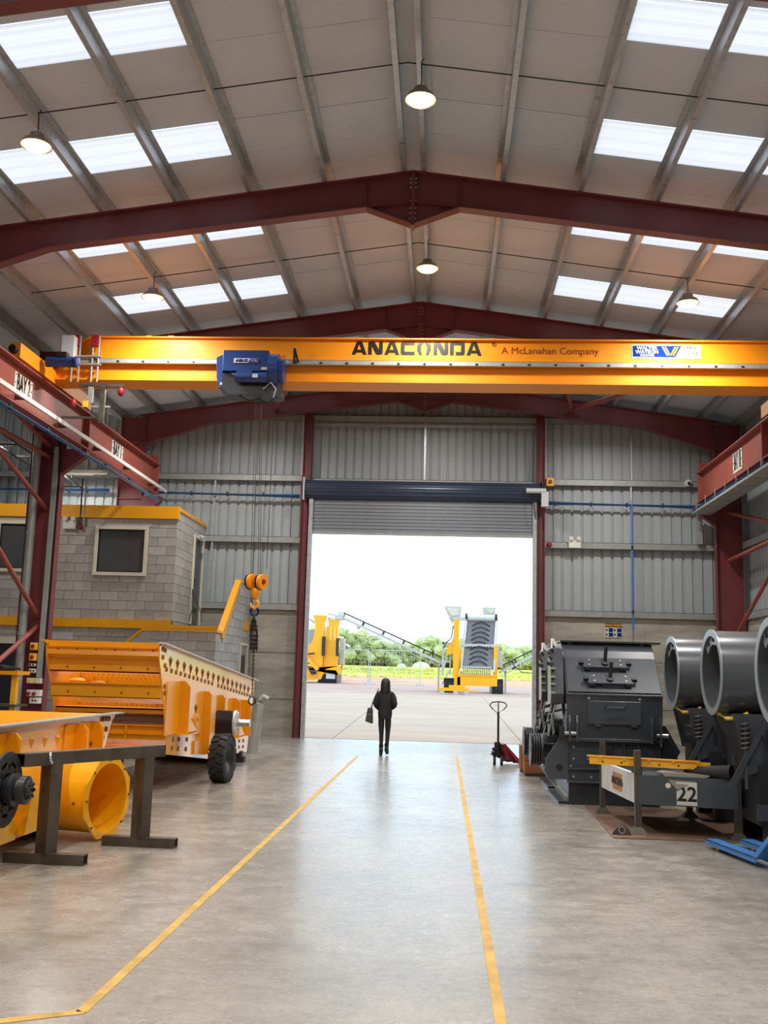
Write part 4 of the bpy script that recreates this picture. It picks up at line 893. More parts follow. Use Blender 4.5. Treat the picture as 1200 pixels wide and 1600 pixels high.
# loose tyre on its rim
def lug_tyre(name, lab, c, R, w, ax):
    t = thing(name, lab, 'tyre', (c[0], c[1], c[2]-R))
    d = Vector(ax).normalized(); o = Vector(c)-d*w/2
    part('carcass', B().lathe([(0.02,R*0.55),(0,R*0.62),(0,R*0.86),(0.03,R*0.95),(w-0.03,R*0.95),(w,R*0.86),(w,R*0.62),(w-0.02,R*0.55)], o, d, 32), M['rubber'], t, True)
    _, x, y = frame_of(d)
    lug = B(); n = 17
    for k in range(n):
        for side in (0, 1):
            a0 = 2*PI*(k+0.5*side)/n; a1 = a0+2*PI/n*0.62; da = 2*PI/n*0.35
            t0, t1 = (0.0, w*0.52) if side == 0 else (w*0.48, w)
            def pt(a, tt, rr): return o+d*tt+(x*math.cos(a)+y*math.sin(a))*rr
            a0s = a0 if side == 0 else a0+da; a0e = a0+da if side == 0 else a0
            q = []
            for rr in (R*0.93, R):
                q += [pt(a0s,t0,rr),pt(a0s+2*PI/n*0.72,t0,rr),pt(a0e+2*PI/n*0.72,t1,rr),pt(a0e,t1,rr)]
            lug.add(q, [(3,2,1,0),(4,5,6,7),(0,1,5,4),(1,2,6,5),(2,3,7,6),(3,0,4,7)])
    part('tread', lug, M['rubber'], t)
    rim = part('rim', B().lathe([(w*0.35,0.05),(w*0.4,R*0.3),(w*0.75,R*0.42),(w-0.02,R*0.56),(w-0.05,R*0.56)], o, d, 28), M['darker'], t, True)
    hub = B()
    for k in range(6):
        a = 2*PI*k/6; p = o+d*(w*0.55)+(x*math.cos(a)+y*math.sin(a))*R*0.24; hub.hexbolt(p, d, 0.02, 0.03)
    part('wheel_nut', hub, M['steel'], rim)
    return t
lug_tyre('wheel', 'black lugged tyre standing on the floor beside the yellow screen box', (-3.38,15.9,0.365), 0.365, 0.24, (1,-0.08,0))
# ---- second screen box, cut by the frame
v2 = thing('screen_box', 'yellow screen box with black pulley behind the steel trestle', 'screen box', (-4.6, 9.5, 0))
XR2, XL2 = -3.9, -5.5
prof2 = [(12.2,1.16),(12.04,1.08),(11.77,0.66),(11.36,0.45),(10.3,0.12),(7.2,0.12),(7.0,1.16)]
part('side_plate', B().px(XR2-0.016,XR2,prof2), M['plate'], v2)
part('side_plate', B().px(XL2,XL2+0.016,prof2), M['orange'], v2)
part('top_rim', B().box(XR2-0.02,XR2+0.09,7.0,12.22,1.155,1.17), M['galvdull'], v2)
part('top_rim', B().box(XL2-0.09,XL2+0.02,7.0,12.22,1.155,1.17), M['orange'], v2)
part('back_plate', B().prism([(XL2,12.15,1.15),(XR2,12.15,1.15),(XR2-0.016,11.4,0.5),(XL2+0.016,11.4,0.5)],(0,0.02,0)), M['orange'], v2)
part('floor_plate', B().box(XL2,XR2-0.016,7.2,11.3,0.4,0.42), M['orange'], v2)
part('inner_liner', B().box(XL2+0.016,XL2+0.03,7.0,12.1,0.6,1.14), M['yellow'], v2)
def stand_bracket(y0, y1, z0, z1):
    b = B().px(XR2, XR2+0.018, rounded(y0,y1,z0,z1,0.06))
    for f in (0.28, 0.75): b.py(y0+(y1-y0)*f, y0+(y1-y0)*f+0.018, [(XR2,z0),(XR2+0.16,z0),(XR2+0.16,z1-0.06),(XR2+0.1,z1),(XR2,z1)])
    part('spring_bracket', b, M['orange'], v2)
stand_bracket(10.5,11.55,0.60,1.10); stand_bracket(8.2,9.35,0.55,1.10)
for y, z in ((9.69,0.98),(10.02,0.97),(10.35,0.96)): diamond_gusset(XR2, y, z, 0.065, v2, M['orange'])
bb = B()
for y, z in ((11.70,1.11),(11.80,1.11),(11.90,1.105),(11.83,.99),(11.72,.9),(11.57,.83),(9.85,.35),(9.91,.22),(9.5,.22),(9.75,.2),(9.7,0.8),(10.0,0.8),(10.3,.8),(9.95,0.28)): bb.hexbolt((XR2,y,z),(1,0,0),0.032,0.025)
for y in (8.9,9.05,9.2,10.9,11.0,11.3): bb.hexbolt((XR2+0.018,y,0.86),(1,0,0),0.028,0.022)
part('bolt', bb, M['bolt'], v2, kind='stuff')
HC = (XR2, 8.45, 0.68)
part('motor_mount', B().px(XR2,XR2+0.2,[(9.2,0.2),(9.75,0.2),(9.62,0.52),(9.45,0.6),(9.3,0.52)]).px(XR2,XR2+0.12,[(8.3,0.16),(9.2,0.16),(9.2,0.34),(8.3,0.34)]), M['yellow'], v2)
pf = B(); n = 40
hl = part('pulley', B().pipe((XR2+0.30,8.45,0.68),(XR2+0.325,8.45,0.68),0.305,0.2,n).pipe((XR2+0.30,8.45,0.68),(XR2+0.325,8.45,0.68),0.13,0.05,24), M['darker'], v2, True, label='black perforated pulley')
sp = B()
for k in range(7):
    a = 2*PI*k/7+0.2; u = Vector((0,math.cos(a),math.sin(a))); sp.bar(Vector((XR2+0.3125,8.45,0.68))+u*0.11, Vector((XR2+0.3125,8.45,0.68))+u*0.225, 0.025, 0.10, Vector((1,0,0)).cross(u) )
part('spoke', sp, M['darker'], hl)
part('hub', B().lathe([(0.0,0.10),(0.36,0.10),(0.36,0.13),(0.40,0.135),(0.42,0.09),(0.44,0.09),(0.445,0.115),(0.5,0.115),(0.505,0.08),(0.52,0.08),(0.52,0)],(XR2,8.45,0.68),(1,0,0),24), M['darker'], hl, True)
cb = B()
for k in range(6):
    a = 2*PI*k/6; cb.hexbolt((XR2+0.52,8.45+0.055*math.cos(a),0.68+0.055*math.sin(a)),(1,0,0),0.016,0.02)
part('hub_bolt', cb, M['black'], hl)
for y in (7.6, 10.4): solo('timber_bearer', B().box(-5.7,-3.95,y,y+0.2,0,0.12), M['bearer'], 'dark timber bearer under the pulley screen box, '+('far' if y > 9 else 'near')+' one', 'bearer')
# ---- yellow tube with octagonal flange
yt = thing('flanged_tube', 'yellow steel tube with octagonal flange lying beside the trestle', 'tube', (-3.5, 10.5, 0))
nx = Vector((0.966,-0.26,0)); FC = Vector((-3.34,10.36,0.405))
_, ux, uy = frame_of(nx)
R8 = 0.415; RI = 0.335
oct_ = [FC+(ux*math.cos(PI/8+k*PI/4)+uy*math.sin(PI/8+k*PI/4))*R8 for k in range(8)]
fb = B(); nseg = 32; vs = []
for off in (0.0, -0.02):
    for k in range(nseg):
        a = 2*PI*k/nseg; d_ = ux*math.cos(a)+uy*math.sin(a)
        loc_a = ((a-PI/8) % (PI/4))-PI/8; ro = R8*math.cos(PI/8)/math.cos(loc_a)
        vs += [FC+nx*off+d_*ro, FC+nx*off+d_*RI]
fs = []
for k in range(nseg):
    k2 = (k+1) % nseg
    fs += [(2*k,2*k2,2*k2+1,2*k+1), (2*nseg+2*k,2*nseg+2*k+1,2*nseg+2*k2+1,2*nseg+2*k2), (2*k,2*nseg+2*k,2*nseg+2*k2,2*k2), (2*k+1,2*k2+1,2*nseg+2*k2+1,2*nseg+2*k+1)]
fb.add(vs, fs); part('flange', fb, M['yellow'], yt)
part('barrel', B().pipe(FC-nx*0.02, FC-nx*0.56, RI+0.012, RI, 40), M['yellow'], yt, True)
part('end_disc', B().cyl(FC-nx*0.54, FC-nx*0.56, RI-0.001, n=32), M['yellow'], yt)
tb_ = B()
for k in range(8):
    a = k*PI/4; tb_.hexbolt(FC+(ux*math.cos(a)+uy*math.sin(a))*(RI+0.035), nx, 0.012, 0.012)
for t_ in (0.16, 0.34): tb_.hexbolt(FC-nx*t_+Vector((0,0,-0.03))+Vector((-nx.y*0,0,0))+nx.cross(Vector((0,0,1)))*(RI+0.01), nx.cross(Vector((0,0,1))), 0.014, 0.014)
part('bolt', tb_, M['bolt'], yt)
# ---- steel trestle
te = thing('steel_trestle', 'raw steel H trestle stand of box section in the foreground', 'trestle', (-3.15, 9.55, 0))
f1 = Vector((-3.43,9.03,0)); f2 = Vector((-2.9,10.05,0)); dr = (f2-f1).normalized()
def boxsec(a, b, w, h, t=0.008):
    a = Vector(a); b = Vector(b); d = (b-a).normalized(); up = Vector((0,0,1)) if abs(d.z) < 0.9 else dr.copy(); s = d.cross(up).normalized(); up = s.cross(d).normalized()
    q = B()
    for k in (-1, 1):
        q.bar(a+up*k*(h-t)/2, b+up*k*(h-t)/2, w, t, up); q.bar(a+s*k*(w-t)/2, b+s*k*(w-t)/2, t, h-2*t, up)
    return q
for f in (f1, f2):
    part('foot', boxsec(f+Vector((-0.36,0.01,0.045)), f+Vector((0.36,-0.01,0.045)), 0.11, 0.09), M['steel'], te)
    part('leg', boxsec(f+Vector((0,0,0.09)), f+Vector((0,0,0.84)), 0.13, 0.13), M['steel'], te)
part('beam', boxsec(f1-dr*0.36+Vector((0,0,0.895)), f2+dr*0.22+Vector((0,0,0.895)), 0.13, 0.11), M['steel'], te)
part('ring', B().torus(f1-dr*0.12+Vector((0.08,0,0.9)), (1,0.3,0.2), 0.045, 0.01, 16, 6), M['palegrey'], te, True)
# ---- bits round the column
st_ = thing('tool_stand', 'orange steel tool stand with dark tools behind the screen box', 'stand', (-8.7, 19.6, 0))
part('leg', B().box(-9.0,-8.88,19.4,19.52,0.0,1.5), M['yellow'], st_); part('leg', B().box(-8.3,-8.2,19.4,19.5,0.0,1.5), M['yellow'], st_)
part('top', B().box(-9.2,-8.15,19.3,19.9,1.5,1.57), M['orange'], st_)
part('shelf', B().box(-9.2,-8.15,19.3,19.9,0.9,0.94), M['steel'], st_)
for k, (x, l) in enumerate(((-8.75,0.35),(-8.45,0.25))):
    t = thing('hand_tool', ('long dark air tool lying on the orange stand','short dark grinder lying on the orange stand')[k], 'tool', (x, 19.5, 1.57))
    part('body', B().cyl((x-l/2,19.5,1.63),(x+l/2,19.55,1.63),0.055,0.04,n=14), M['darker'], t, True)
    part('handle', B().cyl((x+l/2,19.55,1.63),(x+l/2+0.12,19.58,1.61),0.025,n=10), M['black'], t, True)
bp_ = thing('steel_upright', 'thin black steel upright standing left of the column', 'post', (-8.95, 18.9, 0))
part('post', B().box(-8.98,-8.92,18.87,18.93,0,2.25), M['black'], bp_); part('arm', B().box(-9.6,-8.92,18.87,18.93,1.95,2.02), M['black'], bp_); part('foot', B().box(-9.1,-8.8,18.75,19.05,0,0.02), M['black'], bp_)
gp = thing('galvanised_post', 'galvanised tubular leg with elbow standing behind the screen box', 'post', (-3.95, 21.6, 0))
part('sleeve', B().cyl((-3.97,21.6,0.0),(-3.90,21.6,0.62),0.115,n=20), M['galvdull'], gp, True)
part('tube', B().cyl((-3.90,21.6,0.60),(-3.85,21.6,1.02),0.085,n=18), M['galvdull'], gp, True)
part('elbow', B().tube([(-3.85,21.6,1.0),(-3.84,21.6,1.1),(-3.78,21.6,1.17),(-3.68,21.6,1.12)],0.06,12), M['galvdull'], gp, True)
bx = thing('blue_box', 'small blue and white carton on the screen box beside the stair wall', 'box', (-4.7, 20.3, 1.55))
part('carton', B().box(-5.0,-4.72,20.2,20.4,1.30,1.66), M['signblue'], bx); part('lid', B().box(-5.01,-4.71,20.19,20.41,1.62,1.67), M['white'], bx)
part('bracket', B().box(-5.36+0.02,-4.7,20.28,20.34,1.28,1.31), M['steel'], bx)
# ================================================================ CHARCOAL MACHINES
def crusher(lab, X, Y):
    t = thing('crusher', lab, 'crusher', (X, Y, 0))
    W = 1.32
    def P(n, b, m='dark', par=None, sm=False, **k): return part(n, b, M[m], par or t, sm, local=True, **k)
    P('skirt', B().box(0.03,W-0.05,0.02,1.6,0.0,0.30).box(-0.1,0.03,0.1,1.6,0,0.03), 'darker')
    P('lower_flange', B().box(0.0,W,-0.03,1.62,0.30,0.325), 'dark')
    P('lower_body', B().box(0.02,W-0.02,0.03,1.6,0.325,0.86), 'dark')
    for x in (0.78,0.98): P('web_stiffener', B().box(x,x+0.018,-0.02,0.04,0.50,0.86), 'dark')
    P('mid_ledge', B().box(0.02,W-0.02,-0.02,0.05,0.48,0.50), 'dark')
    P('bracket_block', B().box(0.52,0.62,-0.03,0.04,0.7,0.82), 'darker')
    bb = B()
    for x, z in ((.1,.62),(.3,.62),(.65,.6),(.78,.6),(.95,.6),(1.1,.62),(.1,.38),(.34,.38),(.1,.78),(.06,.52)): bb.hexbolt((x,0.03,z),(0,-1,0),0.016,0.02)
    P('bolt', bb, 'zincbolt', kind='stuff')
    P('upper_flange', B().box(0.0,W,-0.07,1.66,0.865,0.91), 'dark', bevel=0.004)
    hop = P('hopper', B().px(0.0,W,[(0.0,0.91),(-0.05,1.50),(0.42,2.02),(0.70,2.24),(1.5,2.24),(1.7,1.5),(1.62,0.91)]), 'dark', bevel=0.008)
    P('fold_rib', B().bar((0.0,-0.055,1.5),(W,-0.055,1.5),0.02,0.015), 'dark', hop)
    P('top_lip', B().box(-0.02,W+0.12,0.62,1.5,2.245,2.27).box(0.1,0.16,0.66,0.72,2.2,2.25).box(1.15,1.2,0.66,0.72,2.2,2.25), 'darker')
    P('hood_panel', B().prism([(0.02,-0.03,1.535),(W-0.02,-0.03,1.535),(W-0.02,0.40,2.015),(0.02,0.40,2.015)],(0,-0.008,0.008)), 'dark')
    dr = P('door', B().box(0.29,1.02,-0.053,-0.03,1.10,1.42), 'dark', bevel=0.006)
    P('handle', B().tube([(0.52,-0.05,1.35),(0.55,-0.10,1.335),(0.78,-0.10,1.335),(0.81,-0.05,1.35)],0.009,8), 'dark', dr, True)
    for x in (0.38,0.88): P('hinge', B().box(x,x+0.09,-0.065,-0.03,1.075,1.10), 'dark', dr)
    for x in (0.30,1.0): P('knob', B().cyl((x,-0.03,1.455),(x,-0.075,1.455),0.017,n=10), 'zincbolt', dr, True)
    # two adjusters on the sloped hood
    sl_n = Vector((0,-0.74,0.67)).normalized(); sl_u = Vector((0,0.67,0.74)).normalized()
    for (x0, q) in ((0.24,0.52),(0.28,0.22)):
        c = Vector((x0+0.33, -0.05, 1.5))+sl_u*q
        a = P('adjuster', B().bar(c+sl_n*0.08-Vector((0.31,0,0)), c+sl_n*0.08+Vector((0.31,0,0)), 0.16, 0.025, sl_n), 'dark')
        for s in (-1, 1):
            P('clamp', B().bar(c+sl_n*0.09+Vector((s*0.30,0,0)), c+sl_n*0.09+Vector((s*0.37,0,0)), 0.05, 0.06, sl_n), 'darker', a)
            P('roller', B().cyl(c+sl_n*0.035-sl_u*0.06+Vector((s*0.25-0.04,0,0)), c+sl_n*0.035-sl_u*0.06+Vector((s*0.25+0.04,0,0)), 0.045, n=14), 'darker', a, True)
            for u in (-0.04, 0.05): P('screw', B().hexbolt(c+sl_n*0.092+sl_u*u+Vector((s*0.22,0,0)), sl_n, 0.012, 0.01), 'zincbolt', a)
        base = c+sl_n*0.09
        P('stem', B().cyl(base, base+sl_n*0.03, 0.05, n=14).cyl(base, base+Vector((0.015,-0.03,0.24)), 0.026, n=12), 'darker', a, True)
    # lug pairs at the two front corners
    for x in (0.02, 0.12, 1.14, 1.26):
        P('lug', B().px(x, x+0.025, [(-0.13,0.86),(-0.13,1.12),(-0.10,1.22),(-0.06,1.22),(-0.03,1.0),(-0.03,0.86)]), 'dark')
    for x in (-0.04, 1.22):
        P('pivot_pin', B().cyl((x,-0.08,0.97),(x+0.16,-0.08,0.97),0.028,n=12), 'zincbolt', None, True)
        P('pivot_block', B().box(x-0.06,x+0.0,-0.12,0.0,0.90,1.06), 'darker')
    # drive side
    P('side_bracket', B().py(-0.02,0.02,[(-0.26,0.34),(0.02,0.34),(0.02,0.92),(-0.08,0.92),(-0.28,0.62),(-0.30,0.45)]), 'dark')
    P('side_bracket', B().py(0.05,0.09,[(W,0.5),(W+0.08,0.5),(W+0.25,0.75),(W+0.05,1.1),(W,1.1)]).box(W,W+0.22,0.1,0.5,0.3,0.8), 'darker')
    P('access_hole', B().cyl((-0.1,-0.021,0.5),(-0.1,-0.026,0.5),0.045,n=18), 'black')
    P('side_foot', B().bar((-0.34,0.05,0.52),(0.0,0.1,0.06),0.03,0.05), 'galvdull')
    P('toothed_rack', B().bar((-0.12,-0.03,0.26),(0.0,-0.06,0.12),0.06,0.03), 'galvdull')
    pl_ = P('pulley', B().lathe([(0,0.05),(0,0.24)]+[(0.02+0.018*k,0.24-0.012*(k % 2)) for k in range(9)]+[(0.18,0.24),(0.18,0.05)],(-0.42,1.0,0.66),(1,0,0),28), 'darker', None, True)
    P('pulley_hub', B().cyl((-0.25,1.0,0.66),(-0.02,1.0,0.66),0.13,n=20), 'dark', pl_, True)
    P('motor_body', B().cyl((-0.2,0.5,1.02),(0.0,0.5,1.02),0.12,n=18).box(-0.24,0.0,0.38,0.9,0.8,0.92), 'darker', None, True)
    P('guide_plate', B().px(-0.03,0.0,[(0.02,0.95),(0.45,1.5),(0.5,1.45),(0.1,0.9)]).px(-0.18,-0.16,[(0.02,0.95),(0.5,1.5),(0.55,1.45),(0.1,0.9)]), 'dark')
    # curved guard with bolted latches and white tabs
    gp_ = [(-0.02-0.10*(1-math.cos(k*PI/10)), 0.45+0.28*math.sin(k*PI/10)) for k in range(0, 6)]
    g = P('side_guard', B().px(-0.20,-0.015,[(0.18,1.36),(0.12,1.5),(0.20,1.86),(0.34,2.14),(0.48,2.16),(0.62,1.95),(0.62,1.36)]), 'dark', bevel=0.01)
    for z in (1.5,1.62,1.72,1.84): P('latch', B().box(-0.21,-0.14,0.10,0.2,z,z+0.03), 'zincbolt', g)
    P('ring', B().torus((-0.19,0.26,2.06),(1,-0.6,0),0.07,0.016,18,6), 'dark', g, True)
    P('hollow_pin', B().pipe((-0.24,0.16,1.92),(-0.18,0.2,1.92),0.032,0.016,14), 'dark', g, True)
    P('tab', B().bar((-0.17,0.36,2.12),(-0.16,0.40,2.28),0.025,0.05).bar((-0.16,0.40,2.28),(-0.10,0.40,2.18),0.025,0.05), 'white', g)
    for z in (1.08, 1.22, 1.32): P('linkage', B().bar((-0.26,0.3,z),(-0.02,0.25,z+0.06),0.04,0.03).hexbolt((-0.26,0.28,z),(0,-1,0),0.02,0.03), 'darker')
    P('link_rod', B().cyl((-0.22,0.3,0.9),(-0.12,0.22,1.42),0.014,n=8).cyl((-0.3,0.3,0.9),(-0.16,0.22,1.42),0.01,n=8), 'galvdull', None, True)
    return t
k1 = crusher('charcoal crusher box nearest the walkway, with sloped hood and two adjuster plates', 1.72, 14.6)
k2 = dup(k1, (1.77, 16.55, 0), None, 'charcoal crusher box standing right behind the front one, mostly hidden')
for k, (x, y, l) in enumerate(((1.62,18.75,'pale brown timber block on the floor under the nearer black pulley'),(1.6,19.45,'pale brown timber block on the floor, second one back under the farther pulley'))):
    t = thing('timber_block', l, 'timber', (x, y, 0))
    for q in range(2): part('block', B().box(x-0.17,x+0.2,y-0.2,y+0.2,0.05+q*0.22,0.265+q*0.22), M['timber'], t, bevel=0.006)
    part('packer', B().box(x-0.15,x+0.25,y-0.22,y+0.22,0,0.05), M['bearer'], t)
# ---- open drums on chassis
M['drumrim'] = mat('rim_reflection_grey', lin(150,156,160), 0.35, 0.3, var=0.1)  # reflection on the front rim is put into this light grey
M['drumdark'] = mat('charcoal_drum_paint', lin(84,88,92), 0.28, var=0.08, vscale=2, coat=0.5)
def drum_machine(lab, X, Y, H=1.83):
    t = thing('drum_machine', lab, 'machine', (X, Y, 0))
    def P(n, b, m='dark', par=None, sm=False, **k): return part(n, b, M[m], par or t, sm, local=True, **k)
    d = P('drum', B().lathe([(0.0,0.405),(0.0,0.46),(0.72,0.46),(0.72,0.03),(0.70,0.03),(0.70,0.405)],(0,0,H),(1,0,0),48,True), 'drumdark', None, True)
    P('front_ring', B().pipe((-0.012,0,H),(0.0,0,H),0.475,0.40,48), 'drumrim', d, True)
    P('inner_ring', B().pipe((0.22,0,H),(0.24,0,H),0.405,0.31,40), 'drumdark', d, True)
    P('clip_plate', B().add([(0.0,0.40*math.sin(a),H+0.40*math.cos(a)) for a in (-0.3,0.0,0.35,0.8)]+[(0.0,0.30*math.sin(a),H+0.30*math.cos(a)) for a in (-0.2,0.0,0.35,0.75)], [(0,1,5,4),(1,2,6,5),(2,3,7,6)]) if False else B().prism([(0.02,0.405*math.sin(a),H+0.405*math.cos(a)) for a in (-0.35,0.0,0.4,0.85)]+[(0.02,0.31*math.sin(a),H+0.31*math.cos(a)) for a in (0.85,0.4,0.0,-0.35)], (0.012,0,0)), 'drumrim', d)
    for a in (-0.1,0.5): P('screw', B().cyl((0.02,0.355*math.sin(a),H+0.355*math.cos(a)),(0.0,0.355*math.sin(a),H+0.355*math.cos(a)),0.02,n=10), 'black', d)
    P('shaft', B().cyl((0.15,0,H),(0.72,0,H),0.05,n=14), 'brightsteel', d, True)
    P('lifting_bolt', B().cyl((0.68,-0.2,H+0.41),(0.68,-0.22,H+0.47),0.02,n=8), 'zincbolt', d, True)
    z0 = H-0.47
    P('cradle', B().py(-0.42,0.42,[(0.12,z0+0.02),(0.70,z0+0.02),(0.78,z0-0.12),(0.78,z0-0.42),(0.30,z0-0.42)]), 'dark', bevel=0.006)
    for q in (-0.45, 0.43): P('cradle_web', B().py(q,q+0.02,[(0.10,z0+0.03),(0.72,z0+0.03),(0.72,z0-0.5),(0.22,z0-0.5)]), 'dark')
    P('housing', B().py(-0.38,0.42,[(0.26,0.8),(0.2,z0-0.05),(1.25,z0-0.05),(1.25,0.8)]), 'darker')
    P('side_gusset', B().py(-0.47,-0.45,[(0.42,z0+0.0),(0.50,z0+0.0),(0.56,z0-0.5),(0.2,z0-0.62)]), 'dark')
    P('chassis', B().box(0.34,1.25,-0.5,0.5,0.24,0.86), 'darker')
    for q in (-0.56, 0.50): P('chassis_rail', B().box(0.3,1.3,q,q+0.06,0.30,0.46), 'dark')
    for q in (-0.5, 0.35): P('skid', B().box(0.4,1.3,q,q+0.15,0,0.24), 'darker')
    c = []
    for k in range(73): c.append((0.02+0.0,-0.50+0.05*math.sin(k*PI/6), 0.0)); 
    sp = [(0.22+0.045*math.cos(k*PI/6), -0.46+0.045*math.sin(k*PI/6), z0-0.36+0.0042*k) for k in range(72)]
    P('spring', B().tube(sp, 0.011, 6), 'steel', None, True)
    P('spring_rod', B().cyl((0.22,-0.46,z0-0.75),(0.22,-0.46,z0-0.02),0.018,n=8), 'dark', None, True)
    P('strut', B().bar((0.05,-0.47,0.62),(0.40,-0.49,z0-0.1),0.03,0.06).bar((0.62,-0.48,0.5),(0.40,-0.49,z0-0.1),0.03,0.06), 'dark')
    P('gearbox', B().box(0.48,0.64,-0.62,-0.47,z0-0.35,z0-0.05).cyl((0.42,-0.55,z0-0.2),(0.70,-0.55,z0-0.2),0.085,n=16), 'darker', None, True)
    P('junction_box', B().box(0.60,0.68,-0.66,-0.62,z0-0.32,z0-0.2), 'galvdull')
    P('yellow_strap', B().tube([(0.02,-0.16,z0+0.02),(0.08,-0.24,z0-0.03),(0.2,-0.3,z0-0.02),(0.3,-0.3,z0+0.03)],0.022,8), 'safety', None, True)
    P('hose', B().tube([(0.9,-0.6,z0-0.1),(0.62,-0.66,z0-0.05),(0.5,-0.7,z0-0.25),(0.6,-0.68,z0-0.5),(0.95,-0.6,z0-0.55)],0.022,8), 'black', None, True)
    P('data_plate', B().box(0.72,0.84,-0.585,-0.575,z0-0.42,z0-0.28), 'white')
    P('data_plate', B().box(0.72,0.84,-0.585,-0.575,z0-0.57,z0-0.44), 'white')
    P('plate_post', B().box(0.7,0.86,-0.575,-0.5,0.46,z0-0.2), 'dark')
    P('fan_gusset', B().py(-0.57,-0.55,[(0.45,0.42),(1.15,0.42),(0.92,z0-0.2),(0.78,z0-0.2)]).bar((0.55,-0.57,0.5),(0.80,-0.58,z0-0.25),0.012,0.02).bar((0.95,-0.57,0.5),(0.84,-0.58,z0-0.25),0.012,0.02), 'dark')
    return t
m1 = drum_machine('charcoal machine carrying an open drum, farthest of the three, beside the crusher', 2.99, 13.75)
m2 = dup(m1, (3.0, 11.75, 0), None, 'charcoal machine carrying an open drum, middle of the three, behind the numbered stillage')
m3 = dup(m1, (2.90, 9.3, 0), None, 'charcoal machine carrying an open drum, nearest of the three, cut by the photo edge')
# ---- stillage with corner posts
sp_ = thing('floor_plate', 'rusty steel plate lying on the floor under the post stillage', 'plate', (2.9, 12.9, 0))
part('plate', B().prism([(1.96,14.5,0.0),(1.88,11.68,0.0),(4.4,11.6,0.0),(4.4,14.4,0.0)],(0,0,0.012)), M['rust'], sp_)
lg = part('lifting_lug', B().py(11.88,11.91,[(1.90,0.012),(2.12,0.012),(2.10,0.05),(2.04,0.115),(1.98,0.115),(1.92,0.05)]), M['steel'], sp_)
part('lug_ring', B().pipe((2.01,11.875,0.066),(2.01,11.915,0.066),0.042,0.03,16), M['galvdull'], lg, True)
sg_ = thing('stillage', 'low charcoal frame stillage with four corner posts, numbered 22', 'stillage', (2.7, 12.8, 0.012))
posts = {'a': (2.21,12.0), 'b': (3.26,11.8), 'c': (2.08,13.72), 'd': (3.16,13.62)}
for k, (x, y) in posts.items():
    p = part('post', B().box(x-0.035,x+0.035,y-0.035,y+0.035,0.06,0.93), M['steel'], sg_)
    part('foot', B().add([(x-0.10,y-0.08,.012),(x+0.10,y-0.08,.012),(x+0.10,y+0.08,.012),(x-0.10,y+0.08,.012),(x-0.04,y-0.04,.09),(x+0.04,y-0.04,.09),(x+0.04,y+0.04,.09),(x-0.04,y+0.04,.09)],[(0,3,2,1),(4,5,6,7),(0,1,5,4),(1,2,6,5),(2,3,7,6),(3,0,4,7)]), M['steel'], p)
def beam_xy(a, b, z0, z1, w=0.06):
    a = Vector((a[0],a[1],(z0+z1)/2)); b = Vector((b[0],b[1],(z0+z1)/2)); return B().bar(a, b, w, z1-z0)
fbm = part('frame_beam', beam_xy((2.22,11.99),(3.26,11.79),0.34,0.66), M['dark'], sg_)
sbm = part('frame_beam', beam_xy((2.09,13.70),(2.22,12.0),0.34,0.66), M['palegrey'], sg_, label='side beam with daylight put into its pale grey, lettered ANACONDA')  # charcoal beam like the others; the daylight on it is put into the colour
part('frame_beam', beam_xy((3.16,13.62),(3.26,11.8),0.34,0.66), M['dark'], sg_)
part('frame_beam', beam_xy((2.08,13.72),(3.16,13.62),0.34,0.66), M['dark'], sg_)
part('deck', B().prism([(2.1,13.7,0.60),(2.22,12.0,0.60),(3.26,11.82,0.60),(3.16,13.6,0.60)],(0,0,0.02)), M['darker'], sg_)
rgt = (Vector((3.26,11.79,0))-Vector((2.22,11.99,0))).normalized(); nrm = rgt.cross(Vector((0,0,1)))
cpt = Vector((2.22,11.99,0.5))+rgt*0.52+nrm*0.034
pn = part('number_plate', B().bar(cpt-rgt*0.11+Vector((0,0,-0.02)), cpt+rgt*0.11+Vector((0,0,-0.02)), 0.008, 0.25), M['signwhite'], sg_)
lettering('lettering', '22', 0.22, M['text_black'], pn, cpt+nrm*0.006+Vector((0,0,-0.03)), rgt, (0,0,1), bold=0.004)
part('paint_chip', B().cyl(cpt-rgt*0.2+Vector((0,0,0.06)), cpt-rgt*0.2+Vector((0,0,0.06))-nrm*0.002, 0.03, n=12), M['cream'], sg_)
r2 = (Vector((2.22,12.0,0))-Vector((2.09,13.70,0))).normalized(); n2 = r2.cross(Vector((0,0,1)))
cp2 = Vector((2.155,12.85,0.5))+n2*0.033
part('logo_patch', B().bar(cp2-r2*0.22, cp2+r2*0.22, 0.004, 0.20), mat('bronze_sticker', lin(176,124,70), 0.5, var=0.2, vscale=8), sg_)
lettering('lettering', 'ANACONDA', 0.12, M['text_black'], sg_, cp2+n2*0.004, r2, (0,0,1), bold=0.004, sx=0.75)
part('delivery_label', B().bar(cp2-r2*0.62+Vector((0,0,0.0)), cp2-r2*0.48, 0.004, 0.24), M['signwhite'], sg_)
yb2 = thing('yellow_angle_bar', 'yellow painted steel angle bar laid across the post stillage', 'bar', (2.3, 12.2, 0.75))
pa, pb_ = Vector((1.70,12.20,0.79)), Vector((3.02,11.98,0.775))
part('web', B().bar(pa, pb_, 0.010, 0.085), M['yellow'], yb2)
part('flange', B().bar(pa+Vector((-0.02,0.06,0.045)), pb_+Vector((-0.10,0.06,0.045)), 0.14, 0.010), M['orange'], yb2)
dd = (pb_-pa).normalized()
hb_ = B()
for k in range(6): hb_.cyl(pa+dd*(0.15+k*0.21)+Vector((0,-0.006,-0.01)), pa+dd*(0.15+k*0.21)+Vector((0,-0.008,-0.01)), 0.011, n=10)
part('bolt_hole', hb_, M['black'], yb2)
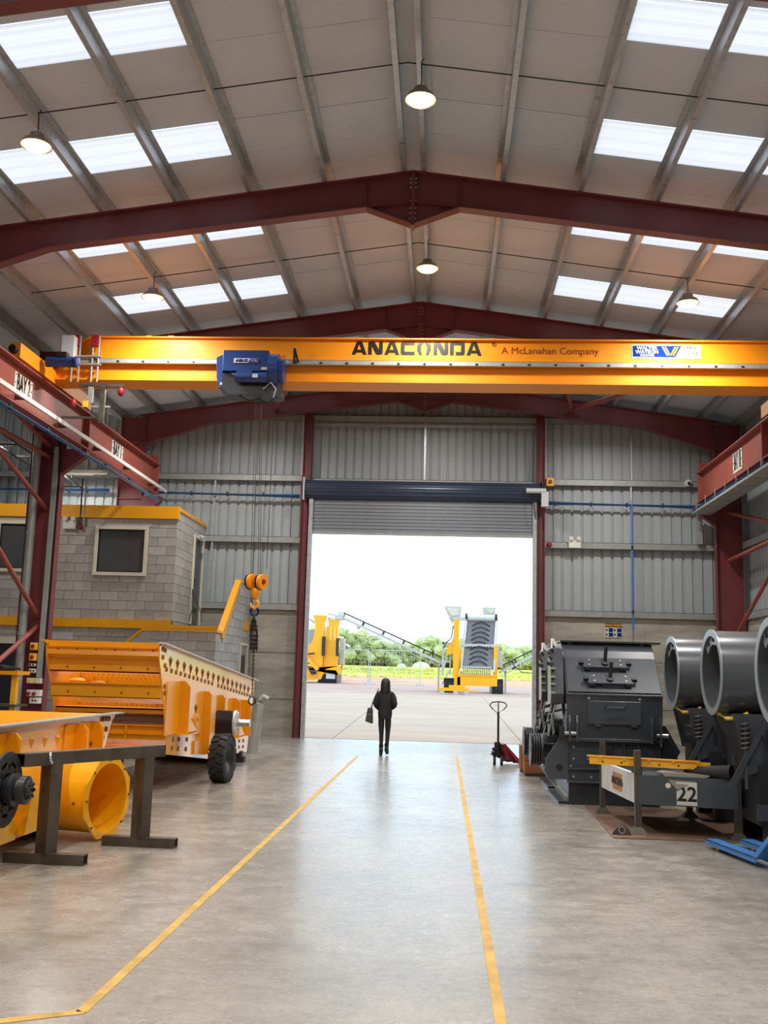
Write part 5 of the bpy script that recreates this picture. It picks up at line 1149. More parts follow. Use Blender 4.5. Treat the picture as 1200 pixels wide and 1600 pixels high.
for k in range(5): part('clip', B().bar(pa+dd*(0.12+k*0.27)+Vector((0,-0.02,0.05)), pa+dd*(0.12+k*0.27)+Vector((0,-0.02,0.02)), 0.02, 0.02, (0,1,0)), M['yellow'], yb2)
for k, q in enumerate((0.55, 1.15)):
    c_ = pa+dd*q; solo('support_block', B().box(c_.x-0.04,c_.x+0.04,c_.y-0.0,c_.y+0.22,0.62,0.748), M['bearer'], 'dark packing block under the yellow angle bar, '+('nearer the walkway' if k == 0 else 'nearer the drums'), 'block')
rb = thing('belt_roll', 'grey rubber belt offcut rolled up and draped over the stillage', 'belt', (2.95, 12.1, 0.66))
spn = []
a_ = Vector((2.78,12.12,0.70)); ax_ = Vector((0.70,-0.62,0.06)).normalized()
part('roll', B().lathe([(0.0,0.03),(0.0,0.05),(0.56,0.085),(0.56,0.06)], a_, ax_, 22, True), M['rubber'], rb, True)
part('flap', B().add([(2.46,11.93,0.70),(2.98,11.83,0.685),(2.62,11.86,0.52),(2.53,12.02,0.70),(2.86,12.2,0.70)], [(0,2,1),(0,1,4,3)]).add([(2.46,11.935,0.692),(2.98,11.835,0.677),(2.62,11.87,0.515),(2.53,12.02,0.692),(2.86,12.2,0.692)], [(1,2,0),(3,4,1,0)]), M['beltgrey'], rb)
part('flap', B().bar((2.55,12.5,0.66),(3.35,12.1,0.645),0.3,0.012), M['beltgrey'], rb)
# ---- pallet trucks
def pallet_truck(lab, loc, rz, mbody, handle=True, steer=0.0):
    lean = 0.0; ro = Matrix.Rotation(steer, 4, 'Z')
    """forks along local +x, handle at the origin"""
    t = thing('pallet_truck', lab, 'pallet truck', loc, rz)
    def P(n, b, m, par=None, sm=False, turn=False, **k):
        if turn: b.v = [tuple(ro @ Vector(q)) for q in b.v]
        return part(n, b, M[m], par or t, sm, local=True, **k)
    for s in (-1, 1):
        f = P('fork', B().box(0.28,1.40,s*0.19-0.08,s*0.19+0.08,0.075,0.09).box(0.28,1.40,s*0.19-0.08,s*0.19-0.07,0.04,0.09).box(0.28,1.40,s*0.19+0.07,s*0.19+0.08,0.04,0.09), mbody)
        P('load_roller', B().cyl((1.2,s*0.19-0.04,0.038),(1.2,s*0.19+0.04,0.038),0.038,n=16), 'cream', f, True)
    P('frame', B().add([(0.06,-0.16,0.42),(0.06,0.16,0.42),(0.36,0.27,0.09),(0.36,-0.27,0.09),(0.02,-0.16,0.40),(0.02,0.16,0.40),(0.28,0.27,0.075),(0.28,-0.27,0.075)],[(0,1,2,3),(7,6,5,4),(0,4,5,1),(1,5,6,2),(2,6,7,3),(3,7,4,0)]), mbody)
    P('side_cheek', B().py(-0.17,-0.15,[(0.05,0.41),(0.30,0.09),(0.1,0.12),(0.02,0.3)]).py(0.15,0.17,[(0.05,0.41),(0.30,0.09),(0.1,0.12),(0.02,0.3)]), mbody)
    P('pump', B().cyl((-0.02,0,0.16),(-0.02,0,0.44),0.06,n=16).box(-0.1,0.02,-0.08,0.08,0.18,0.26).cyl((-0.12,0.0,0.3),(-0.02,0,0.33),0.035,n=12), 'black', None, True)
    for s in (-1, 1):
        wh_ = P('steer_wheel', B().cyl((-0.02,s*0.07-0.025,0.095),(-0.02,s*0.07+0.025,0.095),0.095,n=24), 'rubber', None, True, turn=True)
        P('wheel_hub', B().cyl((-0.02,s*0.07-0.027,0.095),(-0.02,s*0.07+0.027,0.095),0.06,n=18), 'cream', wh_, True, turn=True)
    P('pedal', B().box(-0.16,-0.08,-0.05,0.03,0.2,0.22), 'black')
    if handle:
        P('tiller', B().cyl((-0.02,0,0.42),(0.02,lean,1.02),0.022,n=12).cyl((0.02,lean,1.0),(0.02,lean*1.1,1.22),0.012,n=10), 'black', None, True, turn=True)
        lp = [(0.02,lean+0.0,1.0),(0.02,lean-0.12,1.09),(0.02,lean-0.17,1.15),(0.02,lean-0.13,1.21),(0.02,lean-0.03,1.225),(0.02,lean+0.03,1.225),(0.02,lean+0.13,1.21),(0.02,lean+0.17,1.15),(0.02,lean+0.12,1.09)]
        P('hand_loop', B().tube(lp, 0.012, 8, True), 'black', None, True, turn=True)
        P('lever', B().cyl((0.02,lean,1.16),(0.02,lean+0.08,1.155),0.006,n=6), 'galvdull', None, True, turn=True)
    return t
pallet_truck('dark red pallet truck with black tiller standing by the open doorway', (1.10, 20.75, 0), math.radians(32), 'dkred', True, math.radians(58))
pallet_truck('blue pallet truck with forks pointing at the stillage, cut by the photo edge', (3.28, 9.95, 0), math.radians(100), 'bluetruck', True, 0.0)
# ================================================================ YARD AND FIELD
def zg(y): return 0.0 if y < 27.5 else 0.024*(y-27.5)
yd = struct('yard_ground', 'pale concrete yard slabs outside the doorway')
for i in range(-6, 7):
    for j in range(5):
        x0, y0 = i*5.0-2.9, 27.35+j*5.6
        zz = [zg(y0), zg(y0+5.6)]
        part('concrete_slab', B().prism([(x0+0.012,y0+0.012,zz[0]-0.15),(x0+4.988,y0+0.012,zz[0]-0.15),(x0+4.988,y0+5.588,zz[1]-0.15),(x0+0.012,y0+5.588,zz[1]-0.15)],(0,0,0.15)), M['yard'], yd)
part('subbase', B().prism([(-40,27.3,-0.4),(40,27.3,-0.4),(40,56,0.45),(-40,56,0.45)],(0,0,0.2)), M['gravel'], yd)
def strip(name, lab, y0, y1, zf, mt, nx=40, ny=20, amp=0.0):
    b = B(); vs = []
    for j in range(ny+1):
        for i in range(nx+1):
            x = -90+180*i/nx; y = y0+(y1-y0)*j/ny; vs.append((x, y, zf(y)+random.uniform(-amp, amp)*(0 < j < ny)))
    b.add(vs, [(j*(nx+1)+i, j*(nx+1)+i+1, (j+1)*(nx+1)+i+1, (j+1)*(nx+1)+i) for j in range(ny) for i in range(nx)])
    return tag(part(name, b, mt, None, True), lab, None, None, 'structure')
strip('ground_1', 'dusty hardstanding beyond the concrete slabs', 55.3, 72, zg, M['gravel'], 20, 6)
def zf_(y): return zg(72)+ (y-72)*0.038 if y < 112 else zg(72)+40*0.038+(y-112)*0.004
strip('ground_2', 'bare earth bank at the edge of the field', 72, 84, zf_, M['dirt'], 60, 8, 0.05)
M['grass'] = mat('meadow_grass', lin(204,204,92), 0.95, var=0.28, vscale=0.12, stretch=(0.4,1.5,1), bump=0.2)
strip('field', 'bright yellow green field outside', 84, 400, zf_, M['grass'], 60, 40, 0.04)
tuft = B()
for k in range(1800):
    y = 82+24*random.random(); x = random.uniform(-22, 16); z = zf_(y); h = random.uniform(.06,.16); a = random.random()*PI; dx, dy = math.cos(a)*.2, math.sin(a)*.2
    tuft.add([(x-dx,y-dy,z),(x+dx,y+dy,z),(x+dx*.3+random.uniform(-.1,.1),y+dy*.3,z+h)],[(0,1,2)])
tag(part('grass', tuft, M['grass']), 'rough grass tufts on the earth bank and field', 'grass', None, 'stuff')
# ---- trees
M['leaf_a'] = mat('hazed_pale_green_leaves', lin(214,214,148), 0.8, var=0.3, vscale=0.7, rnd=0.15)  # distance haze and glare are put into the pale leaf colour
M['leaf_b'] = mat('hazed_mid_green_leaves', lin(190,198,140), 0.8, var=0.3, vscale=0.7, rnd=0.15)  # same haze put into the second leaf tone
M['bark'] = mat('bark', lin(96,80,62), 0.9, var=0.2)
def tree(lab, x, y, h, wd, lm, seed):
    rg = random.Random(seed); z = zf_(y); t = thing('tree', lab, 'tree', (x, y, z), group='trees along the field edge')
    b = B()
    for k in range(26):
        a = rg.random()*2*PI; q = math.sqrt(rg.random()); hh = rg.uniform(0.25, 0.95); rr = wd*0.5*q*(1.1-0.6*abs(hh-0.55))
        c = (x+rr*math.cos(a), y+rr*math.sin(a), z+h*hh); r = wd*rg.uniform(0.10,0.2)
        n = len(b.v); b.ball(c, r, 12, 8, (1,1,0.8))
        for i in range(n, len(b.v)):
            v = b.v[i]; b.v[i] = (v[0]+rg.uniform(-.16,.16)*r, v[1]+rg.uniform(-.16,.16)*r, v[2]+rg.uniform(-.16,.16)*r)
    for k in range(900):
        a = rg.random()*2*PI; hh = rg.uniform(0.12, 1.02); rr = wd*0.56*math.sqrt(rg.random())*(1.15-0.7*abs(hh-0.5)); s = rg.uniform(0.08,0.2)
        c = Vector((x+rr*math.cos(a), y+rr*math.sin(a), z+h*hh)); u = Vector((rg.uniform(-1,1),rg.uniform(-1,1),rg.uniform(-1,1))).normalized()*s; w_ = u.orthogonal().normalized()*s*0.6
        b.add([c-u, c+w_, c+u, c-w_], [(0,1,2,3)])
    part('crown', b, lm, t, True)
    part('trunk', B().tube([(x,y,z-0.1),(x+rg.uniform(-.2,.2),y,z+h*0.3),(x+rg.uniform(-.3,.3),y,z+h*0.6)],[0.25,0.18,0.08],8), M['bark'], t, True)
TR = [(-16,128,4.6,5,'a'),(-13.2,126,4.3,4.2,'b'),(-11.0,130,4.2,4.0,'a'),(-9.3,127,3.6,3.8,'b'),(-7.4,131,2.9,3.6,'a'),(-5.6,127,2.5,3.4,'b'),(-3.6,129,2.9,3.6,'a'),(-1.6,127,3.5,4.0,'b'),(0.6,131,3.0,3.8,'a'),(3.2,128,3.2,4.2,'b'),(6.0,130,3.0,4,'a'),(8.6,127,2.6,3.6,'b'),(11.0,129,2.6,3.8,'a'),(13.8,128,3.0,4.2,'b'),(17,130,3.6,4.6,'a'),(-19.5,128,5,5,'b')]
where = ['tall pale tree at the far field edge, behind the striped yellow machine','darker tree at the far field edge next to the yellow machine','pale round tree at the field edge left of the fence panel','dark tree at the field edge above the fence panel','low pale tree at the field edge under the conveyor','low dark bush tree at the field edge under the conveyor','pale tree at the field edge below the conveyor foot','dark tree at the field edge beside the yellow screener','pale tree hidden behind the yellow screener','dark tree behind the screener belt','pale tree at the field edge above the short conveyor','low dark tree at the field edge beside the doorway','pale tree at the field edge just inside the doorway','dark tree at the field edge out past the doorway','tall pale tree at the field edge out past the doorway','tall dark tree at the field edge far beyond the yellow machine']
for k, (x, y, h, wd, c) in enumerate(TR): tree(where[k], x, y, h+0.15, wd*0.95, M['leaf_'+c], 50+k)
hd = B(); rg = random.Random(3)
for k in range(420):
    c = (rg.uniform(-40,34), rg.uniform(132,138), 0); r = rg.uniform(0.5,1.0); n = len(hd.v); hd.ball((c[0],c[1],zf_(c[1])+rg.uniform(0.2,1.5)), r, 7, 5)
    for i in range(n, len(hd.v)):
        v = hd.v[i]; hd.v[i] = (v[0]+rg.uniform(-.2,.2), v[1]+rg.uniform(-.2,.2), v[2]+rg.uniform(-.2,.2))
tag(part('hedge', hd, M['leaf_a']), 'continuous hedge line behind the trees', 'hedge', None, 'stuff')
for k, (x, y) in enumerate(((-2.55,115),(-4.9,118))):
    t = thing('polytunnel', ('white domed shelter in the field under the conveyor','small white shed in the field left of the domed shelter')[k], 'shelter', (x, y, zf_(y)))
    pr = [(x+(1.0 if k == 0 else 0.5)*math.cos(a), zf_(y)+(0.62 if k == 0 else 0.4)*math.sin(a)) for a in [PI*i/12 for i in range(13)]]
    part('cover', B().py(y, y+3, pr), M['white'], t); part('door', B().box(x-0.2,x+0.2,y-0.03,y,zf_(y),zf_(y)+0.3), M['palegrey'], t)
# ---- temporary mesh fence
def fence(lab, xa, xb, y, h=2.25):
    t = thing('fence_panel', lab, 'fence', (xa, y, zg(y)))
    z = zg(y)+0.06
    part('frame', B().tube([(xa,y,z),(xa,y,z+h-0.15),(xa+0.15,y,z+h),(xb-0.15,y,z+h),(xb,y,z+h-0.15),(xb,y,z)],0.03,8).cyl((xa,y,z+0.15),(xb,y,z+0.15),0.02,n=6), M['galv'], t, True)
    w_ = B()
    for k in range(1, 16): w_.cyl((xa+(xb-xa)*k/16,y,z+0.15),(xa+(xb-xa)*k/16,y,z+h),0.006,n=4)
    for k in range(1, 5): w_.cyl((xa,y,z+0.15+(h-0.15)*k/5),(xb,y,z+0.15+(h-0.15)*k/5),0.006,n=4)
    part('mesh_wire', w_, M['galv'], t, kind='stuff')
    for x in (xa, xb): part('foot', B().box(x-0.3,x+0.3,y-0.12,y+0.12,zg(y),zg(y)+0.12), M['palegrey'], t)
fence('temporary steel mesh fence panel between the yellow machines', -5.0, -1.6, 70.0)
fence('temporary steel mesh fence panel next to the striped yellow machine', -8.3, -5.15, 70.2)
# ---- tracked screener facing the doorway (about 60 m away)
M['outyel'] = mat('outdoor_yellow_paint', lin(250,178,20), 0.35, var=0.03)  # plain yellow base colour of the outdoor machines
M['pale'] = mat('pale_grey_steel', lin(190,190,186), 0.4, 0.1, var=0.06)
G = zg(60)
so = thing('tracked_screener', 'yellow tracked screener with an upright chevron belt facing the doorway', 'machine', (1.7, 60.0, G))
def track(par, x0, x1, y0, y1, g, h=0.85, m='darker'):
    r = h/2; pts = []
    for k in range(9): a = PI/2+PI*k/8; pts.append((y0+r+r*math.cos(a), g+r+r*math.sin(a)))
    for k in range(9): a = -PI/2+PI*k/8; pts.append((y1-r+r*math.cos(a), g+r+r*math.sin(a)))
    o = part('track', B().px(x0, x1, pts), M[m], par)
    n = 9; pad = B()
    for k in range(n):
        zz = g+0.06+k*(h-0.12)/(n-1); pad.box(x0-0.01, x1+0.01, y0-0.05+abs(zz-g-r)*0.3, y0+0.3, zz-0.03, zz+0.025)
    part('track_shoe', pad, M[m], o)
    return o
track(so, 0.02, 0.60, 59.6, 63.0, G); track(so, 2.78, 3.42, 59.6, 63.0, G)
part('bumper', B().box(0.78,3.06,59.3,59.5,G+0.42,G+1.02).box(0.78,3.06,59.25,59.55,G+0.98,G+1.05).box(0.6,0.95,59.3,60,G+0.3,G+0.9), M['outyel'], so)
part('mast', B().box(0.52,0.86,59.5,59.8,G+0.9,G+4.2).box(0.2,0.8,59.6,59.9,G+2.2,G+2.75).bar((0.15,59.7,2.9),(0.62,59.6,4.0),0.12,0.12), M['outyel'], so)
part('mast', B().box(2.86,3.08,59.5,59.8,G+0.9,G+2.7), M['outyel'], so)
part('slope_plate', B().py(59.6,59.65,[(0.86,G+1.0),(1.05,G+2.4),(0.86,G+2.6)]), M['outyel'], so)
cv = part('chevron_belt', B().add([(1.08,59.35,2.30),(2.80,59.35,2.30),(3.0,60.6,5.0),(1.32,60.6,5.0),(1.08,59.45,2.30),(2.80,59.45,2.30),(3.0,60.7,5.0),(1.32,60.7,5.0)],[(0,1,2,3),(7,6,5,4),(0,4,5,1),(1,5,6,2),(2,6,7,3),(3,7,4,0)]), M['belt'], so)
ch = B()
for k in range(9):
    f = 0.06+0.105*k
    if 0.40 < f < 0.47: continue
    y = 59.33+1.25*f; z = 2.30+2.7*f; xc = 1.94+0.22*f; hw = 0.45
    for s in (-1, 1): ch.bar((xc,y-0.03,z+0.16),(xc+s*hw*0.6,y-0.03,z+0.10),0.05,0.06,(0,0,1)); ch.bar((xc+s*hw*0.6,y-0.03,z+0.10),(xc+s*hw*1.15,y-0.03,z-0.06),0.05,0.06,(0,0,1))
part('chevron', ch, M['rubber'], cv, kind='stuff')
for x0, x1 in ((0.98,1.24),(2.86,3.10)): part('side_frame', B().bar((x0,59.3,1.95),(x1,60.6,5.1),0.10,0.22,(0,-1,0.4)), M['pale'], so)
part('cross_bar', B().box(1.0,2.98,59.75,59.88,3.42,3.60), M['pale'], so)
tb3 = B()
for k in range(9): tb3.box(1.35+k*0.16,1.43+k*0.16,59.74,59.76,3.40,3.47)
part('slot', tb3, M['darker'], so)
part('head_roller', B().cyl((1.24,60.6,5.12),(3.08,60.6,5.12),0.16,n=18).box(0.52,1.24,60.4,60.8,4.98,5.18), M['pale'], so, True)
part('bearing', B().cyl((1.2,60.6,5.2),(1.34,60.6,5.2),0.22,n=16), M['darker'], so, True); part('bearing', B().cyl((2.95,60.6,5.2),(3.1,60.6,5.2),0.22,n=16), M['darker'], so, True)
gr = B()
for k in range(16): gr.box(1.0+k*0.108,1.05+k*0.108,59.28,59.34,1.86,2.22)
part('grille_bar', gr, mat('rusty_bars', lin(140,110,92), 0.6, var=0.1), so); part('grille_frame', B().box(0.95,2.76,59.33,59.4,2.2,2.3).box(0.95,2.76,59.33,59.4,1.80,1.88), M['pale'], so)
for lx, (x0, x1, z0, z1) in enumerate(((-0.04,0.98,5.25,5.83),(2.25,3.02,5.42,5.82))):
    part('hopper_wing', B().py(61.0, 61.7, [(x0,z1),(x1,z1),(x1-0.05,z0),(x0+(0.45 if lx == 0 else 0.05),z0-(0.4 if lx == 0 else 0))]), M['pale'], so)
    part('wing_panel', B().py(60.97,61.0,[(x0+0.12,z1-0.1),(x1-0.1,z1-0.1),(x1-0.15,z0+0.05),(x0+0.45,z0+0.02)]), mat('wing_panel_'+'ab'[lx], lin(214,206,186) if lx == 0 else lin(200,208,168), 0.5, var=0.05), so)
part('side_shroud', B().py(60.2,61.5,[(3.06,3.42),(3.2,3.4),(3.42,3.0),(3.42,2.3),(3.06,2.3)]), M['pale'], so)
part('ladder_frame', B().box(-0.12,0.0,59.9,60.0,1.9,3.66).box(-0.12,0.45,59.9,60.0,3.56,3.66).bar((0.3,59.9,3.6),(-0.1,59.9,1.7),0.08,0.08).box(0.32,0.4,59.9,60,1.8,3.6).box(0,0.32,59.9,60,2.5,2.6).bar((0.3,59.9,2.0),(-0.1,59.9,1.2),0.08,0.08), M['pale'], so)
part('hose', B().tube([(0.5,59.5,4.6),(0.4,59.4,3.9),(0.1,59.4,3.6),(-0.05,59.5,3.3)],0.03,6), M['black'], so, True)
def conveyor(nm, lab, p0, p1, par=None):
    t = thing(nm, lab, 'conveyor', tuple((Vector(p0)+Vector(p1))/2))
    a, b = Vector(p0), Vector(p1); d = (b-a).normalized(); up = Vector((-d.z*math.copysign(1,d.x), 0, abs(d.x))).normalized()
    part('belt', B().bar(a+up*0.30, b+up*0.30, 0.7, 0.07, up), M['darker'], t)
    part('truss', B().bar(a, b, 0.8, 0.14, up), M['pale'], t)
    part('lower_chord', B().bar(a-up*0.22, a+(b-a)*0.8-up*0.22, 0.6, 0.03, up), M['pale'], t)
    n = max(3, int((b-a).length/1.1))
    for k in range(1, n):
        p = a+(b-a)*k/n; part('idler', B().bar(p+up*0.05, p+up*0.28, 0.75, 0.09, d), M['darker'], t)
    return t
lc = conveyor('side_conveyor', 'long grey side conveyor rising away from the yellow screener', (-0.05,60.6,2.42), (-6.1,60.6,4.98))
part('head_drum', B().cyl((-6.15,60.2,5.15),(-6.15,61.0,5.15),0.2,n=18), M['palegrey'], lc, True)
part('head_guard', B().box(-6.5,-6.0,60.1,61.1,4.85,5.1).bar((-6.5,60.3,5.1),(-6.9,60.3,5.15),0.1,0.1), M['pale'], lc)
part('lamp', B().ball((-5.1,60.4,4.4),0.13,10,6), M['palegrey'], lc, True)
rc = conveyor('side_conveyor', 'short grey side conveyor running from the screener past the doorway edge', (3.25,60.6,2.0), (7.2,60.6,4.1))
part('hose', B().tube([(4.0,60.1,2.5),(4.5,60.1,2.05),(5.1,60.1,2.0)],0.025,6), M['black'], rc, True)
for o_, px_ in ((lc,-0.3),(rc,3.6)): part('prop', B().bar((px_,60.6,G-0.02),(px_,60.6,2.3),0.1,0.1,(0,1,0)), M['pale'], o_)
lo_ = thing('loose_frame', 'low yellow steel frame on grey skids before the screener', 'frame', (0.6, 58.0, zg(58)))
g5 = zg(57.5)
part('beam', B().box(-0.28,1.4,57.4,57.7,g5+0.18,g5+0.36), M['outyel'], lo_); part('beam', B().box(0.3,1.2,57.7,58.3,g5+0.32,g5+0.5), M['outyel'], lo_); part('beam', B().box(1.4,1.85,57.4,57.5,g5+0.2,g5+0.26), M['outyel'], lo_)
for x in (-0.2,0.55,1.15): part('skid', B().box(x,x+0.25,57.4,57.9,g5,g5+0.18), M['pale'], lo_)
# ---- striped tracked machine further off
G7 = zg(70)
e = thing('tracked_crusher', 'yellow tracked machine with flared chutes at the edge of the doorway', 'machine', (-8.5, 70, G7))
ch1 = [(-8.98,5.58),(-8.08,5.58),(-8.2,5.2),(-8.22,3.4),(-8.3,2.05),(-8.9,2.05),(-9.2,3.0),(-9.7,2.9),(-9.6,2.95)]
part('chute', B().py(69.5,70.3,[(-9.0,5.6),(-8.1,5.6),(-8.22,5.2),(-8.22,2.05),(-8.9,2.05),(-9.4,2.8),(-9.35,3.2),(-8.95,3.9),(-8.82,4.6),(-8.84,5.1)]), M['outyel'], e)
part('chute', B().py(69.8,70.6,[(-8.0,5.32),(-7.2,5.32),(-7.28,4.95),(-7.28,2.1),(-8.2,2.1),(-8.1,4.8),(-7.92,4.95)]), M['orange'] if False else M['outyel'], e)
part('chute_stripe', B().box(-7.85,-7.72,69.76,69.8,3.9,4.9).box(-7.55,-7.44,69.76,69.8,3.9,4.9), mat('pale_yellow_paint', lin(255,206,92), 0.4, var=0), e)
for x0, x1, z0, z1 in ((-8.3,-8.07,2.85,4.15),(-7.34,-7.15,2.85,4.05)): part('ram', B().box(x0,x1,69.35,69.5,z0,z1), M['darker'], e)
part('chassis', B().py(69.4,71,[(-9.6,1.16),(-8.3,1.26),(-8.0,1.95),(-7.1,2.2),(-7.1,1.6),(-7.3,1.9),(-9.6,1.95)]).box(-9.6,-7.3,69.6,71,1.6,2.15), M['outyel'], e)
part('arm', B().bar((-9.5,69.3,2.9),(-8.5,69.3,1.9),0.3,0.25).bar((-9.5,69.3,2.3),(-8.9,69.3,1.55),0.15,0.2), M['outyel'], e)
part('hydraulics', B().bar((-9.45,69.2,2.9),(-8.75,69.2,3.0),0.12,0.1).bar((-9.45,69.2,2.6),(-8.9,69.2,1.6),0.1,0.08).cyl((-8.9,69.2,1.75),(-8.6,69.2,1.75),0.14,n=12), M['darker'], e)
tk = track(e, -8.5, -7.25, 69.6, 73, G7, 0.95)
part('track_plate', B().box(-7.95,-7.35,69.5,69.58,G7+0.3,G7+0.7), M['palegrey'], tk)
part('panel', B().box(-9.7,-8.9,70.6,71.2,3.6,4.65), mat('grey_blue_panel', lin(150,168,178), 0.5, var=0.05), e)
part('panel', B().box(-7.2,-6.9,70.6,71.4,2.3,4.1), M['pale'], e)
part('prop', B().box(-9.0,-8.95,71,71.2,1.9,3.7).box(-7.1,-7.0,71,71.3,1.9,2.4), M['outyel'], e)
part('top_beam', B().bar((-9.7,70.2,5.6),(-8.95,70.2,5.1),0.3,0.15).bar((-8.1,70.4,5.45),(-7.4,70.4,5.3),0.3,0.15), M['pale'], e)
# ================================================================ PERSON
M['coat'] = mat('black_clothing', lin(26,26,32), 0.7, var=0.12, vscale=14)
M['hair'] = mat('dark_hair', lin(26,20,20), 0.5, var=0.15, vscale=20)
M['skin'] = mat('skin', lin(196,150,128), 0.55, var=0.05)
M['boot'] = mat('black_boots', lin(24,24,26), 0.4, var=0.1)
M['bag'] = mat('dark_leather', lin(52,50,44), 0.4, var=0.2, vscale=8)
PX, PY, PH = -1.24, 22.1, 1.64
def skin_mesh(name, joints, edges, radii, mt, parent, root=0, sub=2, origin=(0,0,0), label=None, flat=None):
    me = bpy.data.meshes.new(name); me.from_pydata([Vector(j) for j in joints], edges, []); me.update()
    o = bpy.data.objects.new(name, me); COL.objects.link(o)
    m = o.modifiers.new('skin', 'SKIN'); m.use_smooth_shade = True; m.branch_smoothing = 0.4
    for i, r in enumerate(radii):
        me.skin_vertices[0].data[i].radius = r if isinstance(r, tuple) else (r, r)
        me.skin_vertices[0].data[i].use_root = (i == root)
    s = o.modifiers.new('sub', 'SUBSURF'); s.levels = sub; s.render_levels = sub
    me.materials.append(mt); o.parent = parent; INV[o.name] = INV[parent.name]
    if label: o['label'] = label
    return o
pe = thing('person', 'woman in dark hooded coat and leggings walking toward the doorway with a shoulder bag', 'person', (PX, PY, 0))
J = dict(pelvis=(0,0,.86), waist=(0,0.0,1.0), chest=(0,-.01,1.2), neck=(0.0,.0,1.37), head0=(0,.01,1.43), head1=(0,.015,1.50), head2=(0,.02,1.585),
 shl=(-.155,0,1.315), ell=(-.195,-.02,1.06), wrl=(-.14,.14,.97), hdl=(-.08,.21,1.0), shr=(.155,0,1.315), elr=(.205,-.03,1.06), wrr=(.13,.15,.98), hdr=(.08,.21,1.02),
 hpl=(-.075,0,.82), knl=(-.065,.03,.46), anl=(-.06,-.03,.085), tol=(-.065,.09,.035), hel=(-.06,-.055,.045), hpr=(.075,0,.82), knr=(.07,.05,.47), anr=(.055,.0,.11), tor=(.065,.13,.05), her=(.055,-.03,.085))
names = list(J); ix = {n: i for i, n in enumerate(names)}
E_ = [('pelvis','waist'),('waist','chest'),('chest','neck'),('neck','head0'),('head0','head1'),('head1','head2'),('chest','shl'),('shl','ell'),('ell','wrl'),('wrl','hdl'),('chest','shr'),('shr','elr'),('elr','wrr'),('wrr','hdr'),
 ('pelvis','hpl'),('hpl','knl'),('knl','anl'),('anl','tol'),('anl','hel'),('pelvis','hpr'),('hpr','knr'),('knr','anr'),('anr','tor'),('anr','her')]
R_ = dict(pelvis=(.14,.11), waist=(.12,.095), chest=(.15,.11), neck=.05, head0=.06, head1=(.083,.095), head2=(.06,.07), shl=.062, ell=.047, wrl=.033, hdl=.028, shr=.062, elr=.047, wrr=.033, hdr=.028,
 hpl=.088, knl=.053, anl=.037, tol=.030, hel=.034, hpr=.088, knr=.053, anr=.037, tor=.030, her=.034)
skin_mesh('body', [J[n] for n in names], [(ix[a], ix[b]) for a, b in E_], [R_[n] for n in names], M['coat'], pe, 0)
# coat: one closed shell over torso, hip length with a hem
cb_ = B(); prof_ = [(1.40,.075,.075),(1.37,.10,.085),(1.33,.15,.10),(1.26,.172,.125),(1.1,.155,.125),(0.98,.145,.12),(.88,.152,.13),(.79,.142,.125),(.775,.13,.115)]
n_ = 24; vs = []
for z, rx, ry in prof_:
    for i in range(n_):
        a = 2*PI*i/n_; w_ = 1+0.03*math.sin(3*a+z*9); vs.append((rx*math.cos(a)*w_, ry*math.sin(a)*w_, z))
cb_.add(vs, [(k*n_+i, k*n_+(i+1) % n_, (k+1)*n_+(i+1) % n_, (k+1)*n_+i) for k in range(len(prof_)-1) for i in range(n_)])
part('coat', cb_, M['coat'], pe, True, local=True)
for s, nm in ((-1,'l'),(1,'r')):
    a, b, c = Vector(J['sh'+nm]), Vector(J['el'+nm]), Vector(J['wr'+nm])
    part('sleeve', B().tube([a+Vector((-s*0.065,0,0.03)), a+Vector((-s*0.03,0,0.0)), a+Vector((s*0.0,0,-0.06)), a.lerp(b,0.45), a.lerp(b,0.75), b+Vector((0,0,0.03)), b+Vector((-s*.01,0.03,-0.01)), b.lerp(c,0.5), c], [.008,.045,.062,.066,.064,.062,.058,.050,.040], 16), M['coat'], pe, True, local=True)
    hp = Vector(J['hd'+nm]); js = [Vector(J['wr'+nm]), hp]; es = [(0,1)]; rs = [.026,(.036,.018)]
    dv = (hp-js[0]).normalized(); sd = dv.cross(Vector((0,0,1))).normalized()
    for q in range(4):
        o0 = hp+sd*(q-1.5)*0.019; L_ = (0.03,0.036,0.033,0.026)[q]; i0 = len(js)
        js += [o0+dv*0.03, o0+dv*(0.03+L_)+Vector((0,0,-0.012)), o0+dv*(0.03+L_*1.7)+Vector((0,0,-0.034))]; es += [(1,i0),(i0,i0+1),(i0+1,i0+2)]; rs += [.0095,.009,.008]
    i0 = len(js); js += [hp-dv*0.02-sd*s*0.04, hp+dv*0.02-sd*s*0.055+Vector((0,0,-0.01))]; es += [(1,i0),(i0,i0+1)]; rs += [.011,.009]
    skin_mesh('hand', js, es, rs, M['skin'], pe, 0, 1)
# head details
part('face', B().ball((0,.085,1.50),.07,14,10,(0.95,0.45,1.15)), M['skin'], pe, True, local=True)
part('nose', B().ball((0,.125,1.495),.014,8,6,(0.8,1.1,1.4)), M['skin'], pe, True, local=True)
for s in (-1, 1):
    part('eye', B().ball((s*.026,.108,1.515),.010,8,6), M['text_black'], pe, True, local=True)
    part('ear', B().ball((s*.085,.03,1.505),.022,8,6,(0.4,0.8,1.3)), M['skin'], pe, True, local=True)
part('mouth', B().ball((0,.116,1.458),.016,8,6,(1.3,0.5,0.4)), M['redpaint'], pe, True, local=True)
hr_ = B(); vs = []
hp_ = [(1.632,.0,.0,0),(1.622,.045,.05,0),(1.595,.08,.09,0),(1.54,.098,.108,-.005),(1.48,.103,.110,-.012),(1.42,.105,.108,-.02),(1.36,.108,.105,-.03),(1.30,.10,.095,-.045),(1.27,.07,.07,-.06)]
